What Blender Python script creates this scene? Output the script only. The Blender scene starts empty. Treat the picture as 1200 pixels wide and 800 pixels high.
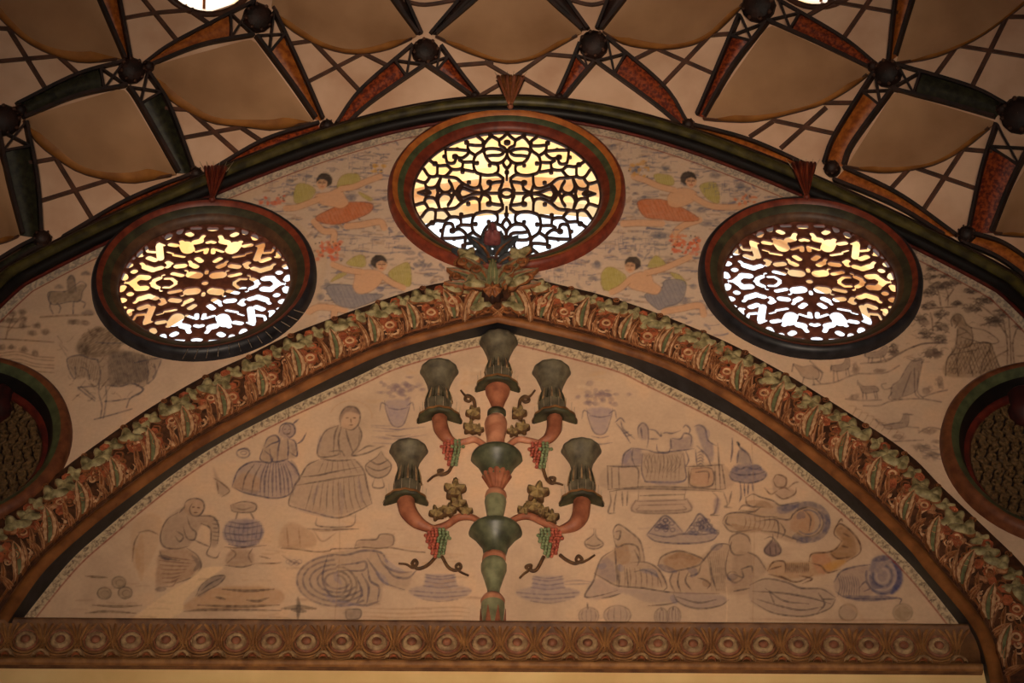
import bpy, math, random
import numpy as np
from mathutils import Vector, Matrix

# ------------------------------------------------------------------ camera, world, sun, light, exposure
sc = bpy.context.scene
col = bpy.context.collection
F = 2600.0; P = math.radians(44.2); ROLL = math.radians(0.4); CAMZ = 1.6
D = 7.0            # plane of the upper painted wall
DT = 7.05          # plane of the recessed tympanum
YB = 6.955         # front plane of the carved arch band
cam_d = bpy.data.cameras.new('camera'); cam = bpy.data.objects.new('camera', cam_d); col.objects.link(cam)
cam_d.sensor_fit = 'HORIZONTAL'; cam_d.sensor_width = 36.0; cam_d.lens = 36.0 * F / 1200.0
cam_d.clip_end = 500
fwd = Vector((0, math.cos(P), math.sin(P))); up0 = Vector((0, -math.sin(P), math.cos(P))); rt0 = Vector((1, 0, 0))
cr_, sr_ = math.cos(ROLL), math.sin(ROLL)
rt = rt0 * cr_ + up0 * sr_; up = up0 * cr_ - rt0 * sr_
cam.matrix_world = Matrix(((rt.x, up.x, -fwd.x, 0), (rt.y, up.y, -fwd.y, 0), (rt.z, up.z, -fwd.z, CAMZ), (0, 0, 0, 1)))
sc.camera = cam

w = bpy.data.worlds.new('daylight'); sc.world = w; w.use_nodes = True
bg = w.node_tree.nodes['Background']; bg.inputs[0].default_value = (0.86, 0.93, 1.0, 1); bg.inputs[1].default_value = 1.7
sun_d = bpy.data.lights.new('sun', 'SUN'); sun_d.energy = 8.0; sun_d.color = (1.0, 0.86, 0.66); sun_d.angle = math.radians(0.6)
sun = bpy.data.objects.new('sun', sun_d); col.objects.link(sun)
sun.rotation_euler = Vector((0.45, 0.42, -0.72)).to_track_quat('-Z', 'Y').to_euler()
def area(name, loc, target, sx, sy, power, color, spread):
    d = bpy.data.lights.new(name, 'AREA'); d.shape = 'RECTANGLE'; d.size = sx; d.size_y = sy
    d.energy = power; d.color = color; d.spread = math.radians(spread)
    o = bpy.data.objects.new(name, d); col.objects.link(o); o.location = loc
    o.rotation_euler = (Vector(target) - Vector(loc)).to_track_quat('-Z', 'Y').to_euler()
    return o
area('doorway_daylight', (0.0, -0.9, 1.6), (0.0, 7.0, 8.2), 2.6, 2.2, 35.0, (1.0, 0.79, 0.59), 30)
sc.view_settings.view_transform = 'Standard'; sc.view_settings.look = 'None'
sc.view_settings.exposure = 0.0; sc.view_settings.gamma = 1.0; sc.view_settings.use_curve_mapping = False
sc.cycles.use_denoising = True
sc.cycles.max_bounces = 6

# ------------------------------------------------------------------ mapping helpers (pixel = a direction; depth from what it lies on)
def ray(x, y):
    u = (np.asarray(x, float) - 600) / F; v = (400 - np.asarray(y, float)) / F
    u, v = u * cr_ - v * sr_, u * sr_ + v * cr_
    return np.stack([u, math.cos(P) - v * math.sin(P), math.sin(P) + v * math.cos(P)], -1)
def wall(x, y, Y=D):
    r = ray(x, y); p = r * (Y / r[..., 1])[..., None]; p[..., 2] += CAMZ
    return p
def project(X, Y, Z):
    z = Z - CAMZ
    f_ = Y * math.cos(P) + z * math.sin(P); u = X / f_; v = (z * math.cos(P) - Y * math.sin(P)) / f_
    u, v = u * cr_ + v * sr_, -u * sr_ + v * cr_
    return 600 + F * u, 400 - F * v
def W1(x, y, Y=D): return Vector(wall(float(x), float(y), Y))
def cr(pts, n=6, closed=False):
    """Catmull-Rom through points"""
    p = np.asarray(pts, float)
    if len(p) < 3: return p if len(p) < 2 else np.linspace(p[0], p[-1], n + 1)
    q = np.vstack([p[-1], p, p[0], p[1]]) if closed else np.vstack([2 * p[0] - p[1], p, 2 * p[-1] - p[-2]])
    out = []; t = np.linspace(0, 1, n, endpoint=False)[:, None]
    for i in range(len(q) - 3):
        a, b, c, d = q[i:i + 4]
        out.append(0.5 * (2 * b + (c - a) * t + (2 * a - 5 * b + 4 * c - d) * t ** 2 + (3 * b - a - 3 * c + d) * t ** 3))
    out = np.vstack(out)
    return out if closed else np.vstack([out, p[-1]])
def resample(p, n):
    p = np.asarray(p, float); s = np.r_[0, np.cumsum(np.linalg.norm(np.diff(p, axis=0), axis=1))]
    t = np.linspace(0, s[-1], n)
    return np.stack([np.interp(t, s, p[:, k]) for k in range(p.shape[1])], -1)
def lin(c):
    c = np.asarray(c, float) / 255.0
    return np.where(c <= 0.04045, c / 12.92, ((c + 0.055) / 1.055) ** 2.4)

# ------------------------------------------------------------------ materials
MATS = {}
def mat(name, rgb, rgb2=None, scale=18.0, rough=0.6, bump=0.0, lo=0.35, hi=0.7, detail=5.0, spec=0.3):
    if name in MATS: return MATS[name]
    m = bpy.data.materials.new(name); m.use_nodes = True; nt = m.node_tree; b = nt.nodes['Principled BSDF']
    b.inputs['Roughness'].default_value = rough; b.inputs['Specular IOR Level'].default_value = spec
    a = tuple(lin(rgb)) + (1,); c = tuple(lin(rgb2 if rgb2 is not None else [k * 0.72 for k in rgb])) + (1,)
    tc = nt.nodes.new('ShaderNodeTexCoord'); n = nt.nodes.new('ShaderNodeTexNoise')
    n.inputs['Scale'].default_value = scale; n.inputs['Detail'].default_value = detail
    geo = nt.nodes.new('ShaderNodeNewGeometry')
    nt.links.new(geo.outputs['Position'], n.inputs['Vector'])
    r = nt.nodes.new('ShaderNodeValToRGB'); r.color_ramp.elements[0].position = lo; r.color_ramp.elements[1].position = hi
    r.color_ramp.elements[0].color = c; r.color_ramp.elements[1].color = a
    nt.links.new(n.outputs['Fac'], r.inputs['Fac']); nt.links.new(r.outputs['Color'], b.inputs['Base Color'])
    if bump > 0:
        bp = nt.nodes.new('ShaderNodeBump'); bp.inputs['Strength'].default_value = bump; bp.inputs['Distance'].default_value = 0.01
        n2 = nt.nodes.new('ShaderNodeTexNoise'); n2.inputs['Scale'].default_value = scale * 4; n2.inputs['Detail'].default_value = 4
        nt.links.new(geo.outputs['Position'], n2.inputs['Vector'])
        nt.links.new(n2.outputs['Fac'], bp.inputs['Height']); nt.links.new(bp.outputs['Normal'], b.inputs['Normal'])
    MATS[name] = m
    return m
def mat_attr(name, attr='paint', rough=0.75):
    m = bpy.data.materials.new(name); m.use_nodes = True; nt = m.node_tree; b = nt.nodes['Principled BSDF']
    b.inputs['Roughness'].default_value = rough; b.inputs['Specular IOR Level'].default_value = 0.2
    a = nt.nodes.new('ShaderNodeAttribute'); a.attribute_name = attr
    geo = nt.nodes.new('ShaderNodeNewGeometry'); n = nt.nodes.new('ShaderNodeTexNoise')
    n.inputs['Scale'].default_value = 60; n.inputs['Detail'].default_value = 6
    nt.links.new(geo.outputs['Position'], n.inputs['Vector'])
    r = nt.nodes.new('ShaderNodeMapRange'); r.inputs[1].default_value = 0.3; r.inputs[2].default_value = 0.7
    r.inputs[3].default_value = 0.94; r.inputs[4].default_value = 1.04
    nt.links.new(n.outputs['Fac'], r.inputs[0])
    v = nt.nodes.new('ShaderNodeVectorMath'); v.operation = 'SCALE'
    nt.links.new(a.outputs['Color'], v.inputs[0]); nt.links.new(r.outputs[0], v.inputs['Scale'])
    nt.links.new(v.outputs[0], b.inputs['Base Color'])
    return m
M_sail = mat('sail_plaster', (182, 140, 102), (150, 110, 76), scale=3.0, rough=0.7, lo=0.3, hi=0.7)
M_vault = mat('vault_plaster', (220, 182, 152), (194, 152, 122), scale=4.0, rough=0.8)
M_rim = mat('ochre_rim', (168, 110, 52), (130, 80, 34), scale=9, rough=0.6)
M_dark = mat('dark_wood', (52, 30, 22), (24, 14, 10), scale=14, rough=0.6)
M_muntin = mat('brown_strip', (92, 56, 38), (56, 34, 24), scale=14, rough=0.5)
M_red = mat('red_rib_paint', (150, 66, 26), (84, 26, 14), scale=60, rough=0.5, lo=0.4, hi=0.62)
M_orange = mat('ochre_rib_paint', (176, 100, 38), (124, 60, 22), scale=40, rough=0.5)
M_greenrib = mat('dark_green_rib_paint', (52, 50, 30), (24, 22, 14), scale=40, rough=0.5)
M_olive = mat('olive_roll', (84, 74, 34), (40, 34, 16), scale=16, rough=0.45)
M_black = mat('blackened_roll', (24, 18, 16), (12, 9, 8), scale=16, rough=0.5)
M_maroon = mat('maroon_paint', (96, 34, 22), (60, 18, 14), scale=20, rough=0.45)
M_terra = mat('terracotta_paint', (160, 98, 68), (120, 66, 44), scale=22, rough=0.55)
M_greenp = mat('green_paint', (82, 88, 58), (52, 56, 36), scale=20, rough=0.45)
M_ocher = mat('ochre_paint', (178, 104, 44), (140, 74, 30), scale=20, rough=0.5)
M_redfr = mat('red_frame_paint', (128, 56, 34), (86, 32, 20), scale=20, rough=0.45)
M_navy = mat('dark_navy_paint', (44, 42, 46), (22, 20, 22), scale=18, rough=0.45)
M_lat_thin = mat('dark_lattice', (74, 48, 36), (44, 28, 22), scale=40, rough=0.6)
M_lat_thick = mat('red_brown_lattice', (120, 66, 46), (84, 42, 30), scale=30, rough=0.65)
M_fillet = mat('brown_fillet', (140, 88, 46), (92, 52, 24), scale=12, rough=0.5)
M_ground = mat('carving_ground', (92, 54, 32), (52, 28, 16), scale=34, rough=0.7)  # band ground; also painted on leaf sides as undercut shade
M_cream = mat('cream_carving', (206, 168, 130), (158, 112, 74), scale=40, rough=0.6)
M_brownc = mat('brown_carving', (146, 88, 46), (92, 50, 24), scale=40, rough=0.55)
M_palegreen = mat('pale_green_carving', (172, 156, 112), (92, 80, 48), scale=30, rough=0.55)
M_leafgreen = mat('leaf_green_carving', (120, 122, 84), (82, 84, 56), scale=30, rough=0.55)
M_rosered = mat('rosette_red', (168, 92, 54), (120, 56, 30), scale=40, rough=0.55)
M_cornice = mat('cornice_brown', (118, 78, 42), (76, 46, 24), scale=16, rough=0.6, bump=0.2)
M_cornice_hi = mat('cornice_ochre', (150, 104, 58), (108, 68, 34), scale=20, rough=0.6)
M_cream_dull = mat('dull_cream_ring', (172, 140, 100), (118, 88, 60), scale=40, rough=0.6)
M_cup = mat('grey_green_cup', (108, 98, 76), (66, 58, 46), scale=22, rough=0.5)
M_cupdark = mat('dark_green_disc', (74, 70, 46), (44, 40, 28), scale=22, rough=0.5)
M_dish = mat('green_dish', (90, 90, 66), (54, 54, 40), scale=20, rough=0.4)
M_vase = mat('jade_vase', (134, 132, 98), (94, 92, 66), scale=20, rough=0.45)
M_pink = mat('pink_vase', (190, 130, 98), (150, 92, 66), scale=20, rough=0.5)
M_grapeR = mat('red_grapes', (176, 92, 66), (130, 54, 40), scale=60, rough=0.4)
M_grapeG = mat('green_grapes', (128, 136, 94), (86, 94, 62), scale=60, rough=0.4)
M_vine = mat('vine_brown', (106, 74, 44), (66, 44, 26), scale=40, rough=0.6)
M_vleaf = mat('vine_leaf', (150, 124, 76), (92, 68, 40), scale=40, rough=0.6)
M_white = mat('white_paint', (206, 190, 166), (170, 150, 122), scale=30, rough=0.6)
M_low = mat('cream_wall_plaster', (236, 200, 140), (220, 180, 120), scale=4, rough=0.8)
M_room = mat('room_plaster', (104, 78, 58), (88, 64, 46), scale=2, rough=0.85)
M_floor = mat('floor_carpet', (92, 46, 36), (66, 32, 28), scale=6, rough=0.9)
M_brick = mat('sunlit_ochre_brick', (238, 204, 152), (218, 164, 100), scale=5, rough=0.9)

# ------------------------------------------------------------------ mesh builder
def setp(o, label=None, cat=None, group=None, kind=None):
    if label: o['label'] = label
    if cat: o['category'] = cat
    if group: o['group'] = group
    if kind: o['kind'] = kind
    return o
def empty(name, loc):
    o = bpy.data.objects.new(name, None); col.objects.link(o); o.location = loc; o.empty_display_size = 0.05
    return o
def offs(parent):
    v = Vector((0, 0, 0))
    while parent is not None: v += parent.location; parent = parent.parent
    return v
class MB:
    def __init__(s): s.v = []; s.f = []; s.m = []
    def add(s, vs, fs, mi=0):
        b = len(s.v); s.v += [tuple(q) for q in vs]; s.f += [tuple(b + i for i in f) for f in fs]; s.m += [mi] * len(fs)
    def grid(s, pts, mi=0, cu=False, cv=False):
        """pts[i][j] -> quads ; cu/cv close that direction"""
        n = len(pts); k = len(pts[0]); b = len(s.v)
        for r_ in pts: s.v += [tuple(q) for q in r_]
        for i in range(n if cu else n - 1):
            for j in range(k if cv else k - 1):
                i2 = (i + 1) % n; j2 = (j + 1) % k
                s.f.append((b + i * k + j, b + i * k + j2, b + i2 * k + j2, b + i2 * k + j))
                s.m.append(mi(i, j) if callable(mi) else mi)
    def mesh(s, name, mats, smooth=True, off=None):
        me = bpy.data.meshes.new(name)
        v = s.v if off is None else [(a - off.x, b - off.y, c - off.z) for a, b, c in s.v]
        me.from_pydata(v, [], s.f)
        for m_ in mats: me.materials.append(m_)
        me.polygons.foreach_set('material_index', s.m)
        me.polygons.foreach_set('use_smooth', [smooth] * len(s.f)); me.update()
        return me
    def build(s, name, mats, parent=None, smooth=True, origin=None):
        if not isinstance(mats, (list, tuple)): mats = [mats]
        off = offs(parent) if parent is not None else Vector((0, 0, 0))
        loc = Vector((0, 0, 0))
        if origin is not None: loc = Vector(origin) - off; off = off + loc
        o = bpy.data.objects.new(name, s.mesh(name, mats, smooth, off)); col.objects.link(o); o.location = loc
        if parent is not None: o.parent = parent
        return o
def tube(mb, pts, rad, seg=8, mi=0, cap=True):
    pts = [Vector(p) for p in pts]; n = len(pts)
    rads = rad if hasattr(rad, '__len__') else [rad] * n
    rows = []; ref = Vector((0, -1, 0.001)); prev = None
    for i, p in enumerate(pts):
        t = (pts[min(i + 1, n - 1)] - pts[max(i - 1, 0)]).normalized()
        a = (ref - t * ref.dot(t)) if prev is None else (prev - t * prev.dot(t))
        if a.length < 1e-5: a = Vector((1, 0, 0)) - t * t.x
        a.normalize(); prev = a; b = t.cross(a)
        rows.append([p + (a * math.cos(k * 2 * math.pi / seg) + b * math.sin(k * 2 * math.pi / seg)) * rads[i] for k in range(seg)])
    mb.grid(rows, mi, cv=True)
    if cap:
        mb.add(rows[0], [tuple(range(seg))], mi); mb.add(rows[-1], [tuple(reversed(range(seg)))], mi)
def lathe(mb, prof, cx, cy, seg=28, mi=0, scallop=None):
    rows = []
    for q, (z, r) in enumerate(prof):
        rows.append([(cx + (r * (1 + (scallop[q] if scallop else 0) * math.cos(12 * k * 2 * math.pi / seg))) * math.cos(k * 2 * math.pi / seg),
                      cy + (r * (1 + (scallop[q] if scallop else 0) * math.cos(12 * k * 2 * math.pi / seg))) * math.sin(k * 2 * math.pi / seg), z) for k in range(seg)])
    mb.grid(rows, mi, cv=True)
def sph(mb, c, r, seg=8, ring=6, mi=0, sy=1.0):
    rows = []
    for i in range(ring + 1):
        a = math.pi * i / ring
        rows.append([(c[0] + r * math.sin(a) * math.cos(k * 2 * math.pi / seg), c[1] + sy * r * math.sin(a) * math.sin(k * 2 * math.pi / seg), c[2] + r * math.cos(a)) for k in range(seg)])
    mb.grid(rows, mi, cv=True)
def instance(me, name, parent, M):
    o = bpy.data.objects.new(name, me); col.objects.link(o); o.parent = parent
    o.matrix_basis = Matrix.Translation(-offs(parent)) @ M
    return o
def big_mesh(name, verts, quads, colors, material, smooth=False):
    me = bpy.data.meshes.new(name); nv = len(verts); nf = len(quads)
    me.vertices.add(nv); me.vertices.foreach_set('co', verts.astype(np.float32).ravel())
    me.loops.add(nf * 4); me.loops.foreach_set('vertex_index', quads.astype(np.int32).ravel())
    me.polygons.add(nf); me.polygons.foreach_set('loop_start', np.arange(0, nf * 4, 4, dtype=np.int32))
    me.polygons.foreach_set('loop_total', np.full(nf, 4, dtype=np.int32))
    me.update(calc_edges=True); me.validate()
    if colors is not None:
        at = me.color_attributes.new('paint', 'FLOAT_COLOR', 'POINT')
        at.data.foreach_set('color', np.c_[colors, np.ones(nv)].astype(np.float32).ravel())
    me.materials.append(material)
    if smooth: me.polygons.foreach_set('use_smooth', [True] * nf)
    o = bpy.data.objects.new(name, me); col.objects.link(o)
    return o
def in_poly(px, py, poly):
    poly = np.asarray(poly, float); r = np.zeros(px.shape, bool); j = len(poly) - 1
    for i in range(len(poly)):
        xi, yi = poly[i]; xj, yj = poly[j]
        if yi != yj:
            c = ((yi > py) != (yj > py)) & (px < (xj - xi) * (py - yi) / (yj - yi) + xi); r ^= c
        j = i
    return r
rng = np.random.default_rng(7); random.seed(7)

# ------------------------------------------------------------------ traced outlines (pixels) on the wall
ARCH_IN_L = [(583, 377), (525, 391), (460, 410), (400, 436), (320, 477), (234, 524), (165, 572), (107, 617), (53, 667), (13, 723), (7, 731)]
ARCH_IN_R = [(583, 377), (655, 393), (718, 410), (800, 440), (900, 499), (997, 576), (1060, 637), (1085, 667), (1135, 727), (1152, 762), (1164, 815)]
ARCH_OUT_L = [(583, 322), (521, 329), (486, 337), (430, 356), (383, 373), (337, 391), (287, 416), (234, 441), (165, 482), (85, 538), (45, 570), (0, 606), (-50, 650), (-85, 695), (-102, 731)]
ARCH_OUT_R = [(583, 322), (616, 323), (657, 332), (710, 345), (770, 365), (848, 397), (900, 424), (958, 458), (1059, 524), (1108, 571), (1160, 620), (1205, 665), (1240, 720), (1258, 770), (1265, 815)]
TYMP_L = [(583, 389), (564, 394), (520, 404), (460, 422), (419, 441), (325, 484), (250, 524), (192, 564), (124, 620), (80, 660), (27, 725), (21, 733)]
TYMP_R = [(583, 389), (612, 394), (718, 422), (765, 443), (870, 497), (960, 564), (1035, 631), (1076, 672), (1125, 733), (1145, 765), (1158, 815)]
ARC = [(402, 161), (488, 137), (569, 121), (620, 121), (714, 137), (795, 158.6), (876, 185), (900, 192), (990, 222), (1040, 256), (1120, 296), (1180, 332), (304, 192), (202, 230), (150, 260), (75, 295), (0, 322)]
_a = np.array(ARC, float); _w = wall(_a[:, 0], _a[:, 1])[:, [0, 2]]
XC = -0.006; ZC = 7.331; R0 = 2.622; AV = 4.0; YC = D - AV; RS2 = R0 ** 2 + AV ** 2
_ph = np.abs(np.arctan2(_w[:, 0] - XC, _w[:, 1] - ZC)); _rr = np.hypot(_w[:, 0] - XC, _w[:, 1] - ZC)
_cf = np.linalg.lstsq(np.stack([np.ones_like(_ph), _ph ** 2, _ph ** 3, _ph ** 4], -1), _rr, rcond=None)[0]; _poly = [_cf[3], _cf[2], _cf[1], 0.0, _cf[0]]; PHM = float(_ph.max())
def RA(ph):
    a = np.minimum(np.abs(ph), PHM)
    return np.polyval(_poly, a)
def arc_pt(ph, dr=0.0, Y=D):
    r = RA(ph) + dr
    return (XC + r * math.sin(ph), Y, ZC + r * math.cos(ph))

# vault surface:  (rho/R(phi))^2 R0^2 + (y-YC)^2 = RS2 , offset inwards by "off" metres
def gfun(p, off=0.0):
    dx = p[..., 0] - XC; dz = p[..., 2] - ZC
    k = 1.0 - off / math.sqrt(RS2)
    return (np.hypot(dx, dz) / RA(np.arctan2(dx, dz)) * R0) ** 2 + (p[..., 1] - YC) ** 2 - RS2 * k * k
def surf(x, y, off=0.0):
    x = np.atleast_1d(np.asarray(x, float)); y = np.atleast_1d(np.asarray(y, float))
    r = ray(x, y); o = np.array([0, 0, CAMZ]); off = np.broadcast_to(np.asarray(off, float), x.shape)
    lo = np.full(x.shape, 5.0); hi = np.full(x.shape, 16.0)
    for _ in range(40):
        mid = (lo + hi) / 2; g = gfun(o + r * mid[..., None], off); inside = g < 0
        lo = np.where(inside, mid, lo); hi = np.where(inside, hi, mid)
    return o + r * lo[..., None]
def snormal(p):
    p = np.asarray(p, float); e = 1e-3; g = np.zeros_like(p)
    for k in range(3):
        d = np.zeros(3); d[k] = e; g[..., k] = gfun(p + d) - gfun(p - d)
    return -g / np.linalg.norm(g, axis=-1, keepdims=True)       # inward

# windows: centre X, Z, outer radius, opening radius
WIN = [(-0.030, 9.392, 0.559, 0.447), (-1.390, 8.777, 0.504, 0.388), (1.347, 8.815, 0.505, 0.394)]
NICHE = [tuple(wall(-54., 522.)[[0, 2]]) + (0.492,), tuple(wall(1245., 533.)[[0, 2]]) + (0.51,)]

# ------------------------------------------------------------------ painted plaster: strokes of paint stored on the wall's own mesh
def value_noise(h, w_, cell):
    gh, gw = h // cell + 3, w_ // cell + 3
    g = rng.random((gh, gw)); yy = np.arange(h) / cell; xx = np.arange(w_) / cell
    y0 = yy.astype(int); x0 = xx.astype(int); fy = (yy - y0)[:, None]; fx = (xx - x0)[None, :]
    fy = fy * fy * (3 - 2 * fy); fx = fx * fx * (3 - 2 * fx)
    a = g[np.ix_(y0, x0)]; b = g[np.ix_(y0, x0 + 1)]; c = g[np.ix_(y0 + 1, x0)]; d = g[np.ix_(y0 + 1, x0 + 1)]
    return (a * (1 - fx) + b * fx) * (1 - fy) + (c * (1 - fx) + d * fx) * fy
class Canvas:
    def __init__(s, X0, X1, Z0, Z1, hx, hz, Y, base):
        s.X = np.arange(X0, X1, hx); s.Z = np.arange(Z0, Z1, hz); s.hx = hx; s.hz = hz; s.Y = Y
        s.GX, s.GZ = np.meshgrid(s.X, s.Z); s.PX, s.PY = project(s.GX, Y, s.GZ)
        h, w_ = s.GX.shape
        s.n1 = value_noise(h, w_, 3); s.n2 = value_noise(h, w_, 14); s.n3 = value_noise(h, w_, 70); s.n0 = rng.random((h, w_))
        s.C = np.empty((h, w_, 3)); s.C[:] = lin(base)
        s.C *= (0.80 + 0.26 * s.n3 + 0.14 * s.n2)[..., None]
        warm = np.clip((s.n3 * 0.6 + s.n2 * 0.4 - 0.55) * 3, 0, 1)[..., None] * 0.35
        s.C = s.C * (1 - warm) + warm * s.C * np.array([1.0, 0.84, 0.66])
    def win(s, x0, x1, y0, y1):
        p = wall(np.array([x0, x1, x0, x1], float), np.array([y0, y0, y1, y1], float), s.Y)
        i0 = max(int((p[:, 2].min() - s.Z[0]) / s.hz) - 1, 0); i1 = min(int((p[:, 2].max() - s.Z[0]) / s.hz) + 2, len(s.Z))
        j0 = max(int((p[:, 0].min() - s.X[0]) / s.hx) - 1, 0); j1 = min(int((p[:, 0].max() - s.X[0]) / s.hx) + 2, len(s.X))
        if i1 <= i0 or j1 <= j0: return None
        return np.s_[i0:i1, j0:j1]
    def blend(s, sl, m, c):
        s.C[sl] = s.C[sl] * (1 - m[..., None]) + m[..., None] * lin(c)
    def stroke(s, pts, w_=1.6, c=(112, 100, 104), a=0.6, n=5, closed=False, rough=0.5, taper=False):
        p = cr(pts, n, closed)
        if closed: p = np.vstack([p, p[0]])
        sl = s.win(p[:, 0].min() - w_ - 2, p[:, 0].max() + w_ + 2, p[:, 1].min() - w_ - 2, p[:, 1].max() + w_ + 2)
        if sl is None: return
        x = s.PX[sl]; y = s.PY[sl]; best = np.full(x.shape, 1e9); N = len(p) - 1
        for i in range(N):
            a0 = p[i]; b0 = p[i + 1]; d = b0 - a0; L = d @ d + 1e-9
            t = np.clip(((x - a0[0]) * d[0] + (y - a0[1]) * d[1]) / L, 0, 1)
            dd = np.hypot(x - a0[0] - t * d[0], y - a0[1] - t * d[1])
            if taper: dd = dd + (abs((i + 0.5) / N - 0.5) * 2) ** 2 * w_ * 0.4
            best = np.minimum(best, dd)
        m = np.clip(w_ / 2 + 0.5 - best, 0, 1) * a * (1 - rough + rough * 1.4 * s.n1[sl])
        s.blend(sl, np.clip(m, 0, 1), c)
    def fill(s, pts, c, a=0.5, n=5, soft=2.0, rough=0.5, sp=True):
        p = cr(pts, n, True) if sp else np.asarray(pts, float)
        sl = s.win(p[:, 0].min() - 3, p[:, 0].max() + 3, p[:, 1].min() - 3, p[:, 1].max() + 3)
        if sl is None: return
        m = in_poly(s.PX[sl], s.PY[sl], p).astype(float)
        for _ in range(int(soft)):
            q = np.pad(m, 1, mode='edge'); m = (q[1:-1, 1:-1] * 2 + q[:-2, 1:-1] + q[2:, 1:-1] + q[1:-1, :-2] + q[1:-1, 2:]) / 6
        m *= a * (1 - rough + rough * 1.5 * (0.5 * s.n1[sl] + 0.5 * s.n2[sl]))
        s.blend(sl, np.clip(m, 0, 1), c)
    def blob(s, x, y, rx, ry, c=(96, 92, 90), a=0.55, edge=0.6):
        sl = s.win(x - rx * 1.5, x + rx * 1.5, y - ry * 1.5, y + ry * 1.5)
        if sl is None: return
        d = np.hypot((s.PX[sl] - x) / rx, (s.PY[sl] - y) / ry) + (s.n1[sl] - 0.5) * edge
        s.blend(sl, np.clip((1 - d) * 2.2, 0, 1) * a * (0.45 + 0.75 * s.n1[sl]), c)
    def hatch(s, pts, ang, step, w_=1.0, c=(112, 100, 110), a=0.4, wob=1.0):
        p = np.asarray(pts, float); cx, cy = p.mean(0); R_ = np.hypot(p[:, 0] - cx, p[:, 1] - cy).max()
        ca, sa = math.cos(math.radians(ang)), math.sin(math.radians(ang)); k = -R_
        while k < R_:
            t = np.linspace(-R_, R_, 40); x = cx + ca * t - sa * k; y = cy + sa * t + ca * k + wob * np.sin(t * 0.3 + k)
            ok = in_poly(x, y, p); run = []
            for q in range(40):
                if ok[q]: run.append((x[q], y[q]))
                if (not ok[q] or q == 39) and run:
                    if len(run) > 1: s.stroke(run, w_, c, a, n=1)
                    run = []
            k += step * (0.7 + 0.6 * random.random())
    def scribble(s, poly, n, ln=(3, 14), w_=(0.8, 2.4), c=((112, 108, 120),), a=(0.25, 0.6), slope=0.1):
        p = np.asarray(poly, float); x0, y0 = p.min(0); x1, y1 = p.max(0); k = 0; tries = 0
        while k < n and tries < n * 20:
            tries += 1; x = random.uniform(x0, x1); y = random.uniform(y0, y1)
            if not in_poly(np.array([x]), np.array([y]), p)[0]: continue
            L = random.uniform(*ln); sg = random.uniform(-slope, slope) * L; k += 1
            s.stroke([(x - L / 2, y - sg), (x, y + random.uniform(-1.5, 1.5)), (x + L / 2, y + sg)], random.uniform(*w_), random.choice(c), random.uniform(*a), n=3)
    def to_object(s, name, keep, material):
        h, w_ = s.GX.shape; idx = np.arange(h * w_).reshape(h, w_)
        cxm = (s.GX[:-1, :-1] + s.GX[1:, 1:]) / 2; czm = (s.GZ[:-1, :-1] + s.GZ[1:, 1:]) / 2
        k = keep(cxm, czm)
        q = np.stack([idx[:-1, :-1], idx[:-1, 1:], idx[1:, 1:], idx[1:, :-1]], -1)[k]
        used = np.unique(q); re = np.full(h * w_, -1); re[used] = np.arange(len(used))
        v = np.stack([s.GX.ravel(), np.full(h * w_, s.Y), s.GZ.ravel()], -1)[used]
        return big_mesh(name, v, re[q], s.C.reshape(-1, 3)[used], material)
def ZM(ox, oy, sc_): return lambda *pts: [(ox + a / sc_, oy + b / sc_) for a, b in pts]
BL = (104, 98, 112); BD = (78, 70, 76); BR = (104, 74, 50); BB = (86, 90, 122); FL = (206, 156, 118); FLD = (140, 90, 62)
OR = (190, 108, 66); YG = (176, 158, 84); GY = (140, 128, 126)

# ---- upper wall
U = Canvas(-2.64, 2.64, 6.55, 10.15, 0.0038, 0.0049, D, (198, 166, 138))
mural = [(270, 245), (380, 190), (470, 160), (560, 140), (720, 150), (830, 190), (930, 240), (850, 260), (815, 320), (850, 395), (720, 348), (600, 320), (480, 340), (370, 380), (385, 300), (350, 260)]
U.fill(mural, (196, 170, 150), 0.55, sp=False, soft=4)
CS = (BL, (122, 110, 108), (104, 98, 116), (84, 84, 100), (150, 118, 96))
U.scribble(mural, 900, (4, 20), (1.0, 2.8), CS, (0.35, 0.75), 0.06)
U.scribble(mural, 330, (2, 6), (1.5, 4.5), CS, (0.4, 0.75), 0.6)
for zz in (ZM(350, 260, 5.714), ):
    for y in (80, 185, 330, 420, 500): U.stroke(zz((260, y), (420, y + 12), (560, y + 25), (700, y + 15)), 1.6, BL, 0.6)
for (x, y, rx, ry) in ((480, 296, 9, 3.5), (495, 310, 12, 4), (502, 322, 9, 3), (772, 275, 13, 5), (700, 310, 8, 6), (695, 326, 7, 4), (822, 246, 9, 4), (452, 232, 7, 4), (412, 232, 8, 5), (405, 262, 8, 3), (775, 277, 12, 4), (828, 262, 12, 4), (857, 250, 8, 2.5), (780, 197, 7, 4), (718, 172, 6, 4), (745, 200, 8, 4), (838, 205, 8, 5), (868, 218, 8, 6), (350, 232, 6, 3), (340, 212, 7, 3), (362, 207, 6, 3), (382, 336, 7, 5), (376, 348, 6, 5), (388, 290, 5, 4), (812, 335, 5, 4), (802, 352, 10, 4), (825, 360, 14, 4), (655, 316, 7, 4), (690, 296, 5, 4)):
    U.blob(x, y, rx, ry, (92, 92, 104), 0.7)
def limb(c, pts, w_, colr=FL, a=0.95):
    U.stroke(pts, w_, colr, a, rough=0.15); p = cr(pts, 5)
    nrm = np.gradient(p, axis=0); nrm = np.stack([-nrm[:, 1], nrm[:, 0]], -1); nrm /= np.linalg.norm(nrm, axis=1, keepdims=True) + 1e-9
    for sg in (-1, 1): U.stroke(p + nrm * sg * w_ / 2, 1.0, FLD, 0.55, n=1)
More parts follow.
